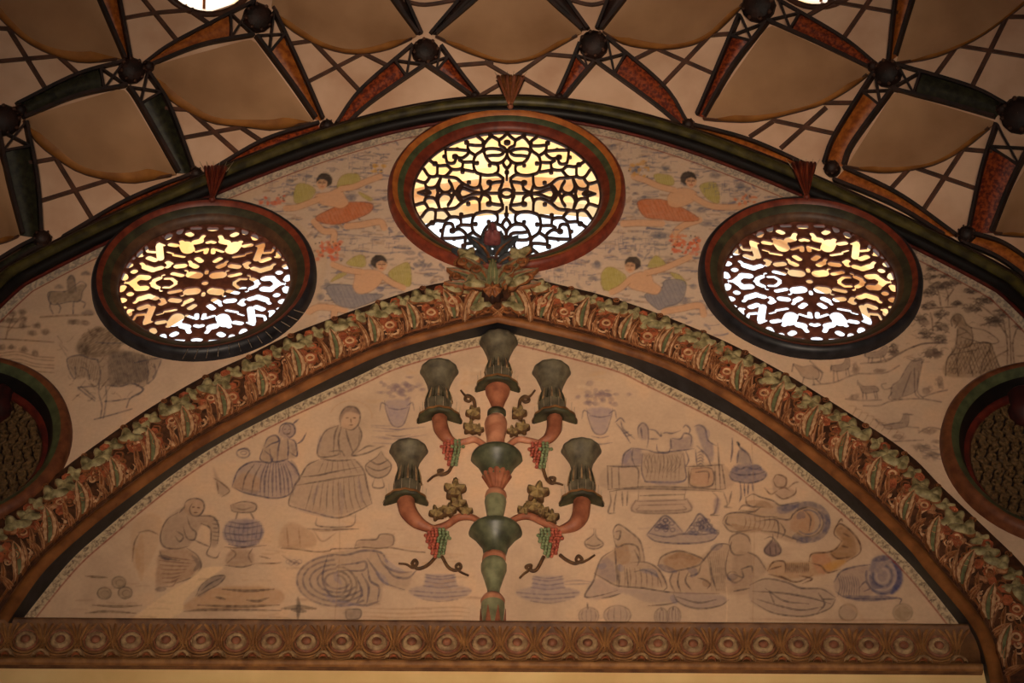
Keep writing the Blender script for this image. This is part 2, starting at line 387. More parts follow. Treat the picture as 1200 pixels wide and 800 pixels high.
def cherub(z, head, torso, arms, wings, skirt, legs, hair, skc, rot=0):
    for wg in wings:
        U.fill(z(*wg), YG, 0.9, soft=1, rough=0.25); U.stroke(z(*wg), 1.2, (140, 110, 44), 0.5, closed=True)
        U.hatch(z(*wg), 80, 2.2, 0.8, (150, 124, 56), 0.5)
    for l in legs: limb(0, z(*l), 7.5)
    U.fill(z(*skirt), skc, 0.95, soft=1, rough=0.25); U.stroke(z(*skirt), 1.2, tuple(k * 0.7 for k in skc), 0.7, closed=True)
    U.hatch(z(*skirt), 65, 4, 1.0, tuple(k * 0.78 for k in skc), 0.5)
    U.fill(z(*torso), FL, 0.97, soft=1, rough=0.12); U.stroke(z(*torso), 1.0, FLD, 0.45, closed=True)
    for a_ in arms: limb(0, z(*a_), 7.0)
    (hx, hy), = z(head)
    hx2, hy2 = hx - 0.5 * hair[0], hy - 1.5
    U.fill([(hx2 + (9.6 + 0.9 * math.sin(t * 5)) * math.cos(t), hy2 + 8.2 * math.sin(t)) for t in np.linspace(0, 6.28, 12, endpoint=False)], (58, 46, 38), 0.97, soft=1, rough=0.1)
    (fx, fy) = (hx + 0.6 * hair[0], hy + hair[1])
    U.fill([(fx - 6, fy - 2), (fx, fy - 5), (fx + 6, fy - 2), (fx + 5, fy + 4), (fx, fy + 7.5), (fx - 5, fy + 4)], FL, 1.0, soft=1, rough=0.1)
    for ex in (-2.6, 2.6):
        U.stroke([(fx + ex - 1.4, fy - 1), (fx + ex + 1.4, fy - 1)], 1.4, (60, 40, 34), 0.9); U.stroke([(fx + ex - 1.7, fy - 2.8), (fx + ex + 1.7, fy - 3)], 0.9, (70, 48, 38), 0.7)
    U.stroke([(fx, fy - 1), (fx + 0.6, fy + 2)], 0.9, FLD, 0.8); U.stroke([(fx - 1.6, fy + 3.8), (fx + 1.6, fy + 3.8)], 1.2, (170, 70, 50), 0.9)
def flowers(z, x0, y0, x1, y1, n, c=(206, 96, 60)):
    for _ in range(n):
        (x, y), = z((random.uniform(x0, x1), random.uniform(y0, y1))); U.blob(x, y, random.uniform(2, 4), random.uniform(1.6, 3), c, 0.85, 0.8)
    for _ in range(n // 3):
        (x, y), = z((random.uniform(x0, x1), random.uniform(y0, y1))); U.blob(x, y, 1.6, 1.4, (70, 60, 50), 0.8)
z = ZM(270, 160, 5.714)
cherub(z, (622, 300), ((570, 390), (660, 370), (730, 345), (770, 400), (790, 450), (740, 480), (690, 470), (600, 450)),
       [((740, 350), (830, 335), (910, 300), (1000, 268)), ((590, 420), (510, 450), (440, 475), (370, 480))],
       [((440, 330), (500, 315), (570, 360), (520, 430), (430, 440)), ((750, 260), (850, 250), (865, 305), (800, 330), (715, 340)), ((860, 370), (950, 415), (930, 430), (880, 400))],
       ((570, 540), (660, 490), (790, 440), (945, 450), (930, 510), (800, 565), (700, 588), (610, 575)),
       [((560, 570), (620, 630), (690, 640), (690, 700)), ((780, 600), (880, 590), (1000, 570), (1030, 610))], (-2.5, 2.5), OR)
flowers(z, 200, 390, 370, 450, 14); flowers(z, 560, 700, 740, 800, 20, (206, 120, 76)); flowers(z, 930, 190, 1040, 240, 8, (206, 150, 50))
z = ZM(350, 260, 5.714)
cherub(z, (545, 275), ((390, 330), (500, 320), (570, 350), (540, 420), (470, 470), (400, 480), (365, 440), (375, 380)),
       [((420, 335), (320, 320), (230, 285)), ((570, 370), (630, 410), (700, 440))],
       [((320, 280), (390, 225), (440, 230), (440, 300)), ((600, 350), (670, 290), (740, 280), (750, 420), (680, 420)), ((215, 400), (270, 345), (320, 350))],
       ((190, 430), (360, 425), (470, 480), (570, 490), (440, 555), (330, 575), (240, 540)),
       [((70, 600), (130, 570), (220, 575), (310, 590)), ((240, 600), (230, 690), (230, 780))], (3, 2.5), GY)
flowers(z, 110, 130, 300, 260, 26)
z = ZM(690, 150, 5.714)
cherub(z, (675, 345), ((560, 420), (640, 400), (720, 430), (700, 490), (610, 530), (540, 520), (525, 470)),
       [((570, 415), (470, 390), (380, 350), (300, 325)), ((700, 460), (800, 515), (900, 530), (1040, 525))],
       [((440, 310), (550, 320), (565, 380), (470, 372)), ((745, 385), (850, 368), (872, 500), (790, 470))],
       ((330, 490), (490, 478), (610, 525), (740, 610), (620, 625), (470, 610), (370, 590)),
       [((230, 640), (340, 635), (490, 640)), ((740, 615), (640, 650), (580, 700), (575, 760))], (3, 2.5), OR)
flowers(z, 540, 720, 740, 800, 22, (206, 116, 70)); flowers(z, 260, 220, 400, 330, 14, (196, 140, 66)); flowers(z, 980, 450, 1120, 510, 14, (206, 120, 76))
z = ZM(640, 260, 5.714)
cherub(z, (572, 285), ((540, 380), (620, 335), (700, 350), (720, 400), (770, 440), (740, 485), (660, 470), (560, 440)),
       [((670, 340), (760, 320), (860, 280), (960, 235)), ((550, 395), (500, 440), (440, 470))],
       [((370, 350), (430, 300), (540, 370), (480, 450), (385, 450)), ((680, 300), (735, 225), (805, 290), (740, 305)), ((830, 340), (900, 360), (940, 420), (880, 390))],
       ((660, 490), (770, 450), (800, 390), (930, 400), (910, 520), (800, 570), (740, 580)),
       [((790, 600), (900, 580), (1030, 560), (1055, 620))], (-3, 2.5), GY)
flowers(z, 830, 120, 1020, 220, 28)
# far towns drawn in fine line
for (x0, y0, x1, y1) in ((395, 268, 470, 300), (640, 282, 760, 300), (640, 305, 690, 335), (300, 200, 370, 225), (700, 165, 790, 195), (405, 185, 450, 205), (720, 270, 790, 300), (820, 215, 880, 232)):
    for _ in range(26):
        x = random.uniform(x0, x1); y = random.uniform(y0, y1); h_ = random.uniform(2, 7)
        U.stroke([(x, y), (x, y - h_)], 1.0, BL, 0.5); U.stroke([(x, y - h_), (x + random.uniform(3, 8), y - h_)], 1.0, BL, 0.5)
# left: rider, trees, large horse
z = ZM(0, 300, 5.714)
U.stroke(z((270, 408), (400, 400), (620, 392)), 2.2, BR, 0.6); U.fill(z((540, 385), (600, 355), (630, 392)), BD, 0.6)
U.fill(z((330, 240), (440, 235), (540, 190), (575, 195), (560, 225), (535, 300), (470, 305), (360, 320), (325, 290)), (126, 106, 84), 0.75)
U.stroke(z((330, 240), (440, 235), (510, 190), (545, 170), (578, 195), (550, 240), (535, 300), (470, 305), (360, 325), (325, 290)), 1.3, BD, 0.7, closed=True)
for l in (((340, 310), (335, 340), (355, 385)), ((385, 315), (405, 345), (395, 380)), ((495, 305), (490, 340), (490, 385)), ((530, 295), (570, 315), (560, 345)), ((335, 250), (325, 290), (340, 320))): U.stroke(z(*l), 1.8, BD, 0.65)
U.fill(z((450, 150), (480, 125), (505, 160), (500, 240), (455, 240)), (110, 90, 74), 0.8); U.stroke(z((450, 160), (478, 128), (500, 160), (510, 240)), 1.4, BD, 0.6)
U.fill(z((365, 215), (395, 185), (425, 215)), BD, 0.5); U.fill(z((540, 125), (575, 98), (612, 125)), BD, 0.6)
for l in (((0, 555), (120, 560), (360, 576)), ((0, 470), (100, 480), (200, 470))): U.stroke(z(*l), 1.8, BR, 0.6)
U.stroke(z((40, 550), (60, 470), (90, 400)), 2, BR, 0.6); U.stroke(z((60, 500), (110, 440), (140, 400)), 1.4, BR, 0.5)
for (x, y) in ((80, 385), (150, 375), (160, 420), (60, 430), (100, 430), (150, 465), (250, 465), (215, 515), (305, 510), (75, 610), (160, 625), (235, 650), (10, 610), (15, 430), (570, 445), (480, 440), (505, 440), (660, 490)): U.blob(x / 5.714, 300 + y / 5.714, 6, 4.5, (100, 78, 62), 0.75)
for y in (650, 670, 700, 720, 750): U.stroke(z((0, y), (120, y - 10), (240, y + 20), (360, y + 30)), 1.5, BR, 0.5)
z = ZM(60, 360, 5.714)
U.fill(z((110, 350), (200, 310), (300, 300), (420, 290), (560, 310), (690, 330), (735, 350), (700, 420), (640, 520), (560, 520), (440, 530), (330, 520), (250, 470), (160, 470)), (128, 104, 84), 0.5)
U.fill(z((400, 300), (520, 290), (640, 340), (640, 480), (520, 510), (400, 520), (380, 420)), (92, 78, 70), 0.6)
U.fill(z((170, 250), (260, 150), (380, 140), (470, 220), (440, 300), (330, 330), (230, 330)), (104, 80, 58), 0.6)
U.blob(215 / 5.714 + 60, 280 / 5.714 + 360, 9, 9, (70, 54, 42), 0.8)
U.hatch(z((200, 180), (300, 130), (420, 160), (520, 240), (420, 300), (250, 320)), 140, 2.2, 1.0, (90, 66, 46), 0.5)
for l in (((105, 350), (130, 330), (200, 320), (250, 340), (310, 350)), ((105, 360), (120, 420), (150, 475), (165, 460), (160, 400)), ((310, 350), (330, 440), (310, 520), (250, 530), (180, 535)), ((180, 540), (230, 580), (290, 625)), ((200, 530), (250, 570), (295, 610)),
          ((320, 510), (320, 580), (340, 660), (330, 740)), ((365, 530), (370, 600), (360, 680), (350, 740)), ((380, 520), (460, 530), (540, 510), (610, 545), (590, 580), (530, 610), (505, 670)), ((560, 510), (620, 550), (540, 600)), ((560, 370), (680, 345), (735, 350), (710, 420), (690, 470), (650, 510)), ((690, 380), (700, 430), (680, 470)), ((640, 380), (650, 440), (640, 510)), ((300, 235), (420, 240), (540, 235)), ((360, 630), (430, 625), (520, 610)), ((290, 750), (420, 715), (540, 680)), ((200, 400), (240, 420), (260, 480))): U.stroke(z(*l), 1.8, BD, 0.7)
for (x, y) in ((350, 330), (400, 270), (440, 280), (330, 400), (380, 340), (410, 400), (210, 410), (470, 290), (420, 360)): U.stroke([(60 + x / 5.714 + 3 * math.cos(k), 360 + y / 5.714 + 2.4 * math.sin(k)) for k in np.linspace(0, 5.5, 6)], 1.0, (160, 130, 104), 0.7)
U.hatch(z((400, 300), (560, 300), (690, 340), (640, 500), (440, 520), (390, 420)), 75, 2.4, 1.2, (78, 62, 54), 0.5)
U.hatch(z((120, 350), (250, 330), (310, 400), (320, 510), (200, 460)), 100, 3.0, 1.0, (96, 74, 60), 0.45)
U.scribble([(60, 395), (150, 380), (185, 430), (150, 470), (90, 470)], 60, (3, 10), (0.9, 1.6), ((84, 64, 52),), (0.3, 0.55), 0.8)
# right: trees, seated woman, dog, sheep
z = ZM(1020, 290, 5.333)
for (x, y, rx, ry) in ((380, 130, 8, 4), (470, 175, 8, 3.5), (370, 185, 9, 4), (410, 240, 10, 6), (470, 235, 9, 5), (520, 215, 9, 4), (370, 280, 8, 5), (360, 365, 9, 5), (320, 450, 9, 8), (440, 420, 8, 5), (450, 500, 9, 6), (350, 545, 9, 6), (440, 575, 9, 6), (540, 350, 6, 3), (630, 270, 9, 5), (640, 380, 11, 6), (760, 465, 11, 6), (740, 330, 9, 5), (840, 410, 12, 5), (780, 450, 8, 4), (700, 330, 7, 4), (150, 640, 6, 6), (390, 660, 11, 6), (935, 490, 6, 4)):
    X_, Y_ = 1020 + x / 5.333, 290 + y / 5.333; U.blob(X_, Y_, rx * 1.1, ry * 1.1, (84, 66, 54), 0.85, 0.9)
    for _ in range(9):
        a_ = random.uniform(0, 6.28); q_ = random.uniform(0.3, 1.25); U.stroke([(X_ + rx * q_ * math.cos(a_) - 2.5, Y_ + ry * q_ * math.sin(a_)), (X_ + rx * q_ * math.cos(a_), Y_ + ry * q_ * math.sin(a_) - 1.2), (X_ + rx * q_ * math.cos(a_) + 2.5, Y_ + ry * q_ * math.sin(a_))], 1.3, (72, 56, 48), 0.7, n=2)
for l in (((440, 360), (430, 300), (415, 250)), ((485, 360), (485, 300), (470, 250)), ((470, 330), (520, 260)), ((390, 520), (385, 450), (375, 410)), ((410, 480), (440, 440)), ((855, 750), (855, 600), (830, 450)), ((880, 740), (875, 600), (865, 440)), ((900, 740), (890, 600), (910, 520)), ((860, 560), (800, 470)), ((330, 385), (440, 375), (540, 370)), ((270, 620), (330, 600), (430, 595)), ((0, 720), (100, 710), (180, 660), (270, 620)), ((660, 340), (740, 400), (800, 450)), ((700, 780), (760, 700), (860, 640))): U.stroke(z(*l), 2.0, (88, 64, 48), 0.65)
U.fill(z((510, 440), (550, 415), (590, 460), (625, 500), (640, 580), (620, 620), (540, 610), (530, 580), (545, 500), (515, 480)), (120, 90, 62), 0.55)
U.fill(z((500, 660), (560, 610), (740, 590), (770, 640), (800, 720), (820, 800), (470, 800)), (132, 98, 64), 0.5)
for l in (((510, 490), (505, 450), (540, 415), (575, 430), (600, 480), (630, 500)), ((530, 500), (545, 470), (520, 450)), ((545, 510), (540, 580), (525, 640), (480, 700), (470, 800)), ((630, 500), (640, 570), (620, 615), (550, 630), (540, 610)), ((630, 500), (720, 520), (800, 580), (770, 600), (700, 590)), ((640, 600), (740, 595), (770, 650), (800, 730), (830, 790)), ((560, 640), (540, 720), (550, 800)), ((640, 640), (620, 720), (640, 800)), ((740, 640), (700, 720), (690, 800)), ((750, 600), (745, 650)), ((500, 670), (600, 650), (660, 640))): U.stroke(z(*l), 1.6, (74, 54, 42), 0.7)
U.hatch(z((560, 640), (740, 610), (800, 790), (480, 790)), 70, 4, 1.0, (90, 66, 48), 0.45)
for _ in range(2): U.hatch(z((500, 620), (620, 560), (760, 620), (830, 790), (480, 790)), random.uniform(50, 120), 4, 1.1, (88, 64, 48), 0.5)
U.stroke(z((560, 500), (600, 520), (640, 560)), 1.4, (74, 54, 42), 0.6); U.stroke(z((570, 560), (640, 580), (700, 600)), 1.6, (74, 54, 42), 0.6); U.blob(1020 + 540 / 5.333, 290 + 445 / 5.333, 7, 7, (92, 68, 50), 0.7)
U.scribble([(1085, 300), (1130, 320), (1200, 370), (1200, 440), (1100, 440), (1060, 420)], 90, (3, 12), (0.9, 1.8), ((96, 72, 56), (120, 90, 66)), (0.25, 0.5), 0.3)
z = ZM(900, 400, 5.714)
for l in (((300, 290), (440, 275), (540, 235), (610, 215)), ((620, 148), (740, 135), (860, 95), (960, 40), (1080, 10), (1200, 10)), ((610, 215), (720, 215), (800, 205), (880, 160)), ((520, 385), (640, 395), (760, 390)), ((640, 430), (740, 430), (820, 400), (940, 385), (1040, 385), (1160, 405)), ((1040, 370), (1130, 340), (1200, 325)), ((800, 670), (920, 665), (1040, 660)), ((1010, 610), (1080, 575), (1170, 590)), ((720, 520), (760, 560), (860, 545), (900, 545))): U.stroke(z(*l), 1.8, (100, 80, 74), 0.6)
def beast(z, body, lines, c=(112, 92, 84)):
    U.fill(z(*body), c, 0.55); U.stroke(z(*body), 1.2, (86, 70, 68), 0.55, closed=True)
    for l in lines: U.stroke(z(*l), 1.6, (86, 70, 68), 0.6)
beast(z, ((650, 80), (740, 65), (780, 30), (800, 45), (775, 100), (700, 110), (660, 105)), [((675, 105), (672, 140)), ((700, 108), (695, 140)), ((755, 100), (755, 130)), ((770, 95), (790, 130)), ((655, 75), (650, 100))])
beast(z, ((425, 165), (500, 150), (525, 105), (545, 120), (540, 180), (470, 200), (430, 195)), [((440, 195), (440, 265)), ((460, 200), (470, 260)), ((520, 185), (525, 230)), ((535, 180), (545, 225)), ((425, 160), (420, 200))])
beast(z, ((605, 275), (640, 300), (720, 300), (740, 330), (700, 340), (640, 345), (620, 310)), [((635, 340), (635, 385)), ((655, 345), (660, 385)), ((710, 335), (720, 380)), ((725, 335), (735, 380)), ((600, 290), (600, 260))])
beast(z, ((965, 130), (1030, 120), (1010, 250), (990, 330), (900, 370), (830, 380), (830, 300), (880, 260), (920, 190)), [((980, 180), (985, 340), (1010, 375)), ((1010, 200), (1000, 330), (1040, 380)), ((830, 340), (810, 385), (900, 385)), ((830, 310), (780, 320), (760, 290), (790, 280)), ((930, 110), (980, 130), (1040, 120), (1030, 145)), ((960, 200), (930, 280), (900, 360))], (118, 100, 92))
beast(z, ((780, 560), (880, 540), (910, 490), (940, 490), (935, 560), (880, 580), (800, 585)), [((930, 570), (1010, 578)), ((780, 560), (720, 525)), ((905, 485), (970, 490))])
beast(z, ((170, 150), (230, 170), (300, 160), (340, 200), (330, 250), (240, 240), (200, 190)), [((240, 240), (230, 280)), ((300, 240), (310, 290)), ((320, 250), (350, 280)), ((300, 165), (360, 210), (350, 260)), ((170, 150), (160, 200)), ((280, 130), (370, 210))], (150, 118, 94))
for (x, y, rx, ry) in ((840, 70, 6, 5), (585, 180, 5, 7), (745, 195, 9, 3), (575, 370, 7, 4), (1065, 325, 7, 5), (1100, 80, 12, 6), (1150, 280, 6, 9), (1080, 600, 12, 4), (1030, 710, 13, 5), (1110, 760, 12, 6), (1130, 670, 6, 3), (870, 640, 8, 4)): U.blob(900 + x / 5.714, 400 + y / 5.714, rx, ry, (104, 80, 68), 0.7, 0.9)
U.hatch(z((1000, 690), (1170, 700), (1190, 790), (1040, 790)), 10, 3, 1.2, BD, 0.5)
for k in range(9): U.stroke(z((540 + 40 * k, 430 + 22 * k), (590 + 40 * k, 440 + 22 * k), (560 + 40 * k, 500 + 20 * k)), 0.9, (120, 84, 58), 0.5)
for k in range(14):
    x = 268 + 11 * k; y = 433 - 4.6 * k; U.stroke([(x, y), (x + 5, y - 9)], 0.9, (150, 116, 84), 0.6)
# border strip under the vault moulding: white and grey-blue arabesque, then a red line
dr = RA(np.arctan2(U.GX - XC, U.GZ - ZC)) - np.hypot(U.GX - XC, U.GZ - ZC)
strip = (dr > 0.02) & (dr < 0.150)
nz = value_noise(*U.GX.shape, 2)
U.C[strip] = lin((190, 168, 142)) * (0.8 + 0.3 * U.n2[strip])[:, None]
dk = strip & (nz > 0.52); U.C[dk] = U.C[dk] * 0.5 + 0.5 * lin((96, 88, 92))
ln = np.clip(1.2 - np.abs(dr - 0.157) / 0.005, 0, 1)[..., None] * 0.9; U.C = U.C * (1 - ln) + ln * lin((128, 52, 36))

# ---- tympanum
T = Canvas(-2.12, 2.02, 6.70, 8.56, 0.0035, 0.0045, DT, (198, 164, 134))
LG = (84, 68, 62); LV = (84, 72, 82); LB = (92, 62, 44); WV = (136, 114, 112); WG = (144, 116, 96); WO = (178, 128, 78); WBl = (92, 92, 122)
def Wf(z, pts, c, a=0.5): T.fill(z(*pts), c, min(1.0, a * 1.2), soft=3, rough=0.45)
def Ls(z, *ls, w=1.7, c=LG, a=0.62):
    for l in ls: T.stroke(z(*l), w * 1.08, c, min(1.0, a * 1.25), rough=0.4, taper=True)
def Sh(z, *ls, w=6.0, c=WV, a=0.35):
    for l in ls: T.stroke(z(*l), w, c, a, rough=0.4, taper=True)
def ring_(z, x, y, rx, ry, w=1.5, c=LG, a=0.6, a0=0, a1=6.28): T.stroke(z(*[(x + rx * math.cos(t), y + ry * math.sin(t)) for t in np.linspace(a0, a1, 12)]), w, c, a)
# lady turned aside, skirt spread
z = ZM(250, 460, 5.0)
Wf(z, ((110, 540), (150, 450), (230, 405), (340, 410), (440, 395), (500, 470), (480, 560), (420, 610), (300, 610), (180, 580)), WV, 0.5)
Wf(z, ((110, 550), (170, 470), (270, 500), (260, 580), (160, 570)), WO, 0.35)
Wf(z, ((280, 370), (310, 270), (370, 250), (390, 280), (440, 270), (490, 370), (430, 390), (350, 415), (290, 400)), WG, 0.5)
Wf(z, ((385, 220), (430, 180), (470, 195), (475, 240), (440, 270), (395, 255)), WV, 0.55)
Ls(z, ((385, 235), (395, 195), (430, 178), (470, 190), (478, 235), (450, 262), (430, 250)), ((300, 310), (320, 265), (365, 250), (385, 280), (340, 300), (310, 320)), ((290, 330), (275, 390), (330, 410), (345, 380), (300, 340)), ((330, 330), (345, 400), (400, 400), (440, 385)), ((395, 265), (380, 330), (375, 400)), ((435, 270), (440, 330), (435, 390)), ((445, 270), (480, 290), (490, 370), (450, 350)), ((490, 300), (520, 280), (545, 235)), ((470, 180), (500, 155)), ((110, 545), (150, 450), (230, 405), (330, 412)), ((430, 392), (480, 440), (505, 500), (480, 540)), ((110, 550), (180, 585), (270, 605), (350, 618), (430, 605), (480, 560)), w=2.0, c=LV, a=0.7)
for k in range(9): Ls(z, ((310 + 14 * k, 415), (280 + 22 * k, 500), (275 + 24 * k, 605)), w=2.4 if k % 2 else 1.5, c=LV, a=0.6)
Ls(z, ((240, 420), (190, 490), (170, 570)), ((280, 420), (240, 500), (225, 590)), w=1.8, c=LG)
Sh(z, ((160, 560), (220, 585), (270, 580)), ((460, 400), (490, 470)), ((460, 290), (475, 350)), c=LV, a=0.35); ring_(z, 430, 215, 24, 30, 1.2); Ls(z, ((415, 215), (425, 214)), ((440, 214), (452, 214)), ((430, 240), (445, 240)), w=1.2, c=LB)
ring_(z, 175, 355, 38, 26, 2.0, LV, 0.7); ring_(z, 178, 352, 18, 10, 1.4, LV, 0.5); Ls(z, ((150, 335), (190, 325), (215, 340)), c=LV)
Wf(z, ((0, 430), (30, 500), (90, 570), (60, 610), (20, 560)), WG, 0.5); Ls(z, ((0, 500), (50, 530), (95, 575), (50, 610)), ((20, 520), (30, 590)), c=LB)
# lady with wide skirt, seated, facing
z = ZM(335, 460, 4.706)
Wf(z, ((90, 450), (130, 385), (200, 370), (380, 370), (430, 430), (470, 600), (400, 640), (280, 680), (100, 640), (20, 600), (50, 510)), WG, 0.42)
Wf(z, ((180, 340), (200, 230), (250, 185), (300, 180), (400, 190), (415, 250), (380, 350), (260, 365)), WG, 0.5)
Wf(z, ((300, 130), (330, 80), (380, 78), (405, 110), (400, 170), (350, 205), (310, 190)), (190, 148, 116), 0.6)
Wf(z, ((300, 120), (330, 78), (385, 78), (408, 120), (360, 105), (320, 120), (300, 170)), (104, 82, 74), 0.6)
Ls(z, ((302, 180), (298, 130), (330, 82), (380, 80), (408, 115), (402, 170), (365, 205), (320, 195)), ((290, 180), (270, 230), (262, 330)), ((305, 190), (290, 260), (300, 340)), ((400, 180), (418, 230), (405, 290)), ((290, 180), (215, 215), (175, 310), (190, 355), (280, 345), (290, 330)), ((240, 325), (300, 320), (325, 350)), ((330, 200), (345, 260), (370, 330)), ((405, 215), (400, 290), (365, 345), (440, 335), (520, 300), (545, 295)), ((400, 325), (450, 295), (490, 295)), ((190, 365), (280, 375), (380, 368)), ((180, 370), (120, 400), (85, 455), (50, 510), (15, 610), (60, 640)), ((380, 368), (430, 430), (450, 520), (475, 610)), ((85, 465), (180, 455), (270, 435), (420, 408)), ((60, 510), (180, 490), (300, 470), (440, 450)), ((15, 620), (150, 660), (290, 690), (400, 650), (475, 610)), ((170, 690), (180, 735), (360, 735), (385, 670)), ((120, 750), (260, 755), (400, 750)), w=2.0, c=LG, a=0.6)
for k in range(10): Ls(z, ((150 + 28 * k, 500 - 5 * k), (130 + 32 * k, 570), (110 + 38 * k, 640 + 20 * math.sin(k * 0.35))), w=1.5, c=LG, a=0.45)
for k in range(7): Ls(z, ((210 + 25 * k, 375), (180 + 36 * k, 440)), w=1.2, c=LG, a=0.4)
Sh(z, ((300, 500), (310, 600), (305, 680)), ((180, 500), (150, 600)), ((400, 470), (420, 600)), ((190, 240), (180, 320)), ((60, 640), (160, 665), (280, 690)), w=5, c=WV, a=0.4); Ls(z, ((330, 140), (345, 138)), ((370, 138), (386, 140)), ((358, 145), (360, 165)), ((348, 178), (368, 178)), w=1.3, c=LB, a=0.7); ring_(z, 360, 130, 115, 85, 1.2, WO, 0.35, 3.4, 6.4)
# onion jar and pedestal beside her
Wf(z, ((440, 400), (500, 350), (525, 325), (550, 360), (580, 400), (560, 450), (510, 470), (460, 450)), WG, 0.5); Ls(z, ((525, 322), (500, 355), (440, 400), (460, 450), (510, 470), (560, 450), (582, 400), (545, 355), (525, 322)), ((445, 405), (510, 430), (578, 405)), ((455, 370), (510, 395), (565, 370)), ((490, 470), (480, 520), (540, 520), (530, 470)), w=1.7)
Ls(z, ((470, 180), (600, 185)), ((480, 210), (620, 215)), ((500, 240), (580, 250)), w=1.4, c=WV, a=0.5)
# flower vases high up, both sides of the candelabrum
for zz in (ZM(250, 440, 2.667), ZM(487, 449, 2.667)):
    for _ in range(34): (x, y), = zz((random.gauss(577, 30), random.gauss(42, 15))); T.blob(x, y, random.uniform(3, 6), random.uniform(2, 4), (128, 104, 106), 0.6)
    Wf(zz, ((540, 80), (612, 80), (604, 120), (592, 155), (560, 155), (545, 120)), (150, 128, 130), 0.6)
    Ls(zz, ((535, 78), (540, 110), (560, 155), (592, 155), (610, 110), (616, 78)), ((520, 110), (526, 85), (545, 95)), ((605, 95), (622, 85), (628, 110)), ((545, 100), (577, 106), (608, 100)), ((550, 165), (577, 170), (604, 165)), ((540, 185), (577, 190), (615, 185)), w=1.5, c=LV, a=0.55)
Ls(ZM(250, 440, 2.667), ((495, 160), (570, 168), (660, 160)), ((495, 190), (560, 198), (665, 185)), ((500, 210), (600, 215)), w=1.4, c=WV)
# kneeling man, urn, fruit, wooden table at left
z = ZM(100, 560, 4.706)
Wf(z, ((420, 330), (440, 240), (500, 180), (560, 160), (620, 200), (700, 210), (735, 260), (730, 370), (690, 370), (690, 280), (640, 260), (600, 340), (540, 390), (430, 380)), WG, 0.5)
Wf(z, ((400, 430), (440, 390), (560, 390), (630, 450), (630, 500), (560, 560), (440, 590), (390, 620)), (150, 112, 84), 0.5)
Wf(z, ((540, 160), (580, 115), (640, 120), (655, 165), (620, 210), (560, 200)), (168, 128, 98), 0.6)
Ls(z, ((545, 170), (555, 130), (600, 112), (645, 125), (655, 165), (630, 205), (590, 205), (575, 170), (590, 140)), ((520, 190), (545, 160)), ((510, 190), (450, 230), (415, 310), (430, 375), (500, 390), (570, 375)), ((560, 210), (580, 270), (610, 300), (600, 340), (560, 330), (540, 270)), ((620, 210), (700, 212), (735, 265), (730, 360)), ((640, 250), (690, 280), (690, 370)), ((500, 290), (540, 320), (520, 350), (495, 320)), ((600, 340), (640, 360), (690, 380)), ((410, 400), (430, 440), (520, 455)), ((560, 385), (620, 430), (638, 490), (590, 545), (500, 580)), ((690, 370), (670, 420), (720, 440), (740, 410)), ((300, 300), (270, 360), (260, 460)), ((290, 300), (350, 290), (400, 310)), w=2.0, c=LG, a=0.62)
for k in range(8): Ls(z, ((405 + 4 * k, 430 + 24 * k), (480, 440 + 22 * k), (600 - 14 * k, 455 + 16 * k)), w=1.8, c=(112, 76, 62), a=0.5)
for k in range(6): Ls(z, ((705 - 4 * (k % 2), 230 + 22 * k), (738, 235 + 22 * k)), w=1.4, a=0.5)
Sh(z, ((590, 430), (625, 470), (600, 510)), ((410, 430), (470, 445)), ((390, 615), (440, 610)), w=6, c=(86, 72, 72), a=0.5); Ls(z, ((590, 160), (602, 160)), ((618, 162), (632, 165)), ((600, 190), (620, 190)), w=1.3, c=LB, a=0.8)
Sh(z, ((310, 320), (300, 450), (310, 560)), ((270, 380), (290, 500)), w=10, c=WO, a=0.25)
Wf(z, ((755, 300), (790, 240), (860, 225), (950, 235), (985, 300), (940, 370), (860, 385), (780, 350)), (124, 108, 114), 0.62)
for yy, a_, b_ in ((240, 790, 960), (262, 770, 975), (300, 757, 984), (335, 765, 970), (365, 790, 945)): Ls(z, ((a_, yy), ((a_ + b_) / 2, yy + 14), (b_, yy)), w=1.8, c=LV, a=0.6)
Ls(z, ((800, 150), (870, 130), (940, 145), (925, 185), (820, 185), (800, 150)), ((830, 165), (870, 175), (920, 160)), ((840, 190), (830, 225)), ((910, 190), (930, 225)), ((800, 390), (830, 420), (780, 470)), ((920, 390), (900, 430), (920, 470)), ((770, 480), (860, 490), (930, 475)), c=LG, w=2.0); Wf(z, ((800, 400), (910, 400), (920, 475), (780, 475)), (140, 104, 80), 0.5); Wf(z, ((810, 145), (930, 145), (920, 185), (820, 185)), WG, 0.5)
for k in range(9): Ls(z, ((780 + 24 * k, 250), (770 + 25 * k, 300), (795 + 20 * k, 365)), w=1.2, c=LV, a=0.4)
for (x, y) in ((185, 575), (105, 635), (220, 632)): Wf(z, ((x - 38, y), (x, y - 32), (x + 38, y), (x, y + 32)), (140, 112, 84), 0.5); ring_(z, x, y, 38, 32, 1.9, (88, 74, 60), 0.65); ring_(z, x + 6, y + 4, 22, 18, 1.2, (88, 74, 60), 0.4)
Ls(z, ((0, 540), (60, 545), (120, 548)), ((40, 700), (180, 708), (310, 702)), ((0, 745), (120, 735), (280, 745)), ((0, 790), (500, 795), (1080, 790)), w=3.0, c=(92, 68, 48), a=0.55)
Wf(z, ((600, 660), (740, 600), (1050, 610), (1050, 700), (560, 735)), (170, 118, 70), 0.4)
Ls(z, ((755, 612), (900, 622), (1040, 612)), ((720, 655), (770, 668)), ((890, 672), (950, 678), (1010, 660)), ((545, 735), (700, 725), (1080, 730)), ((620, 700), (850, 708), (1070, 700)), w=3.2, c=(86, 66, 54), a=0.6)
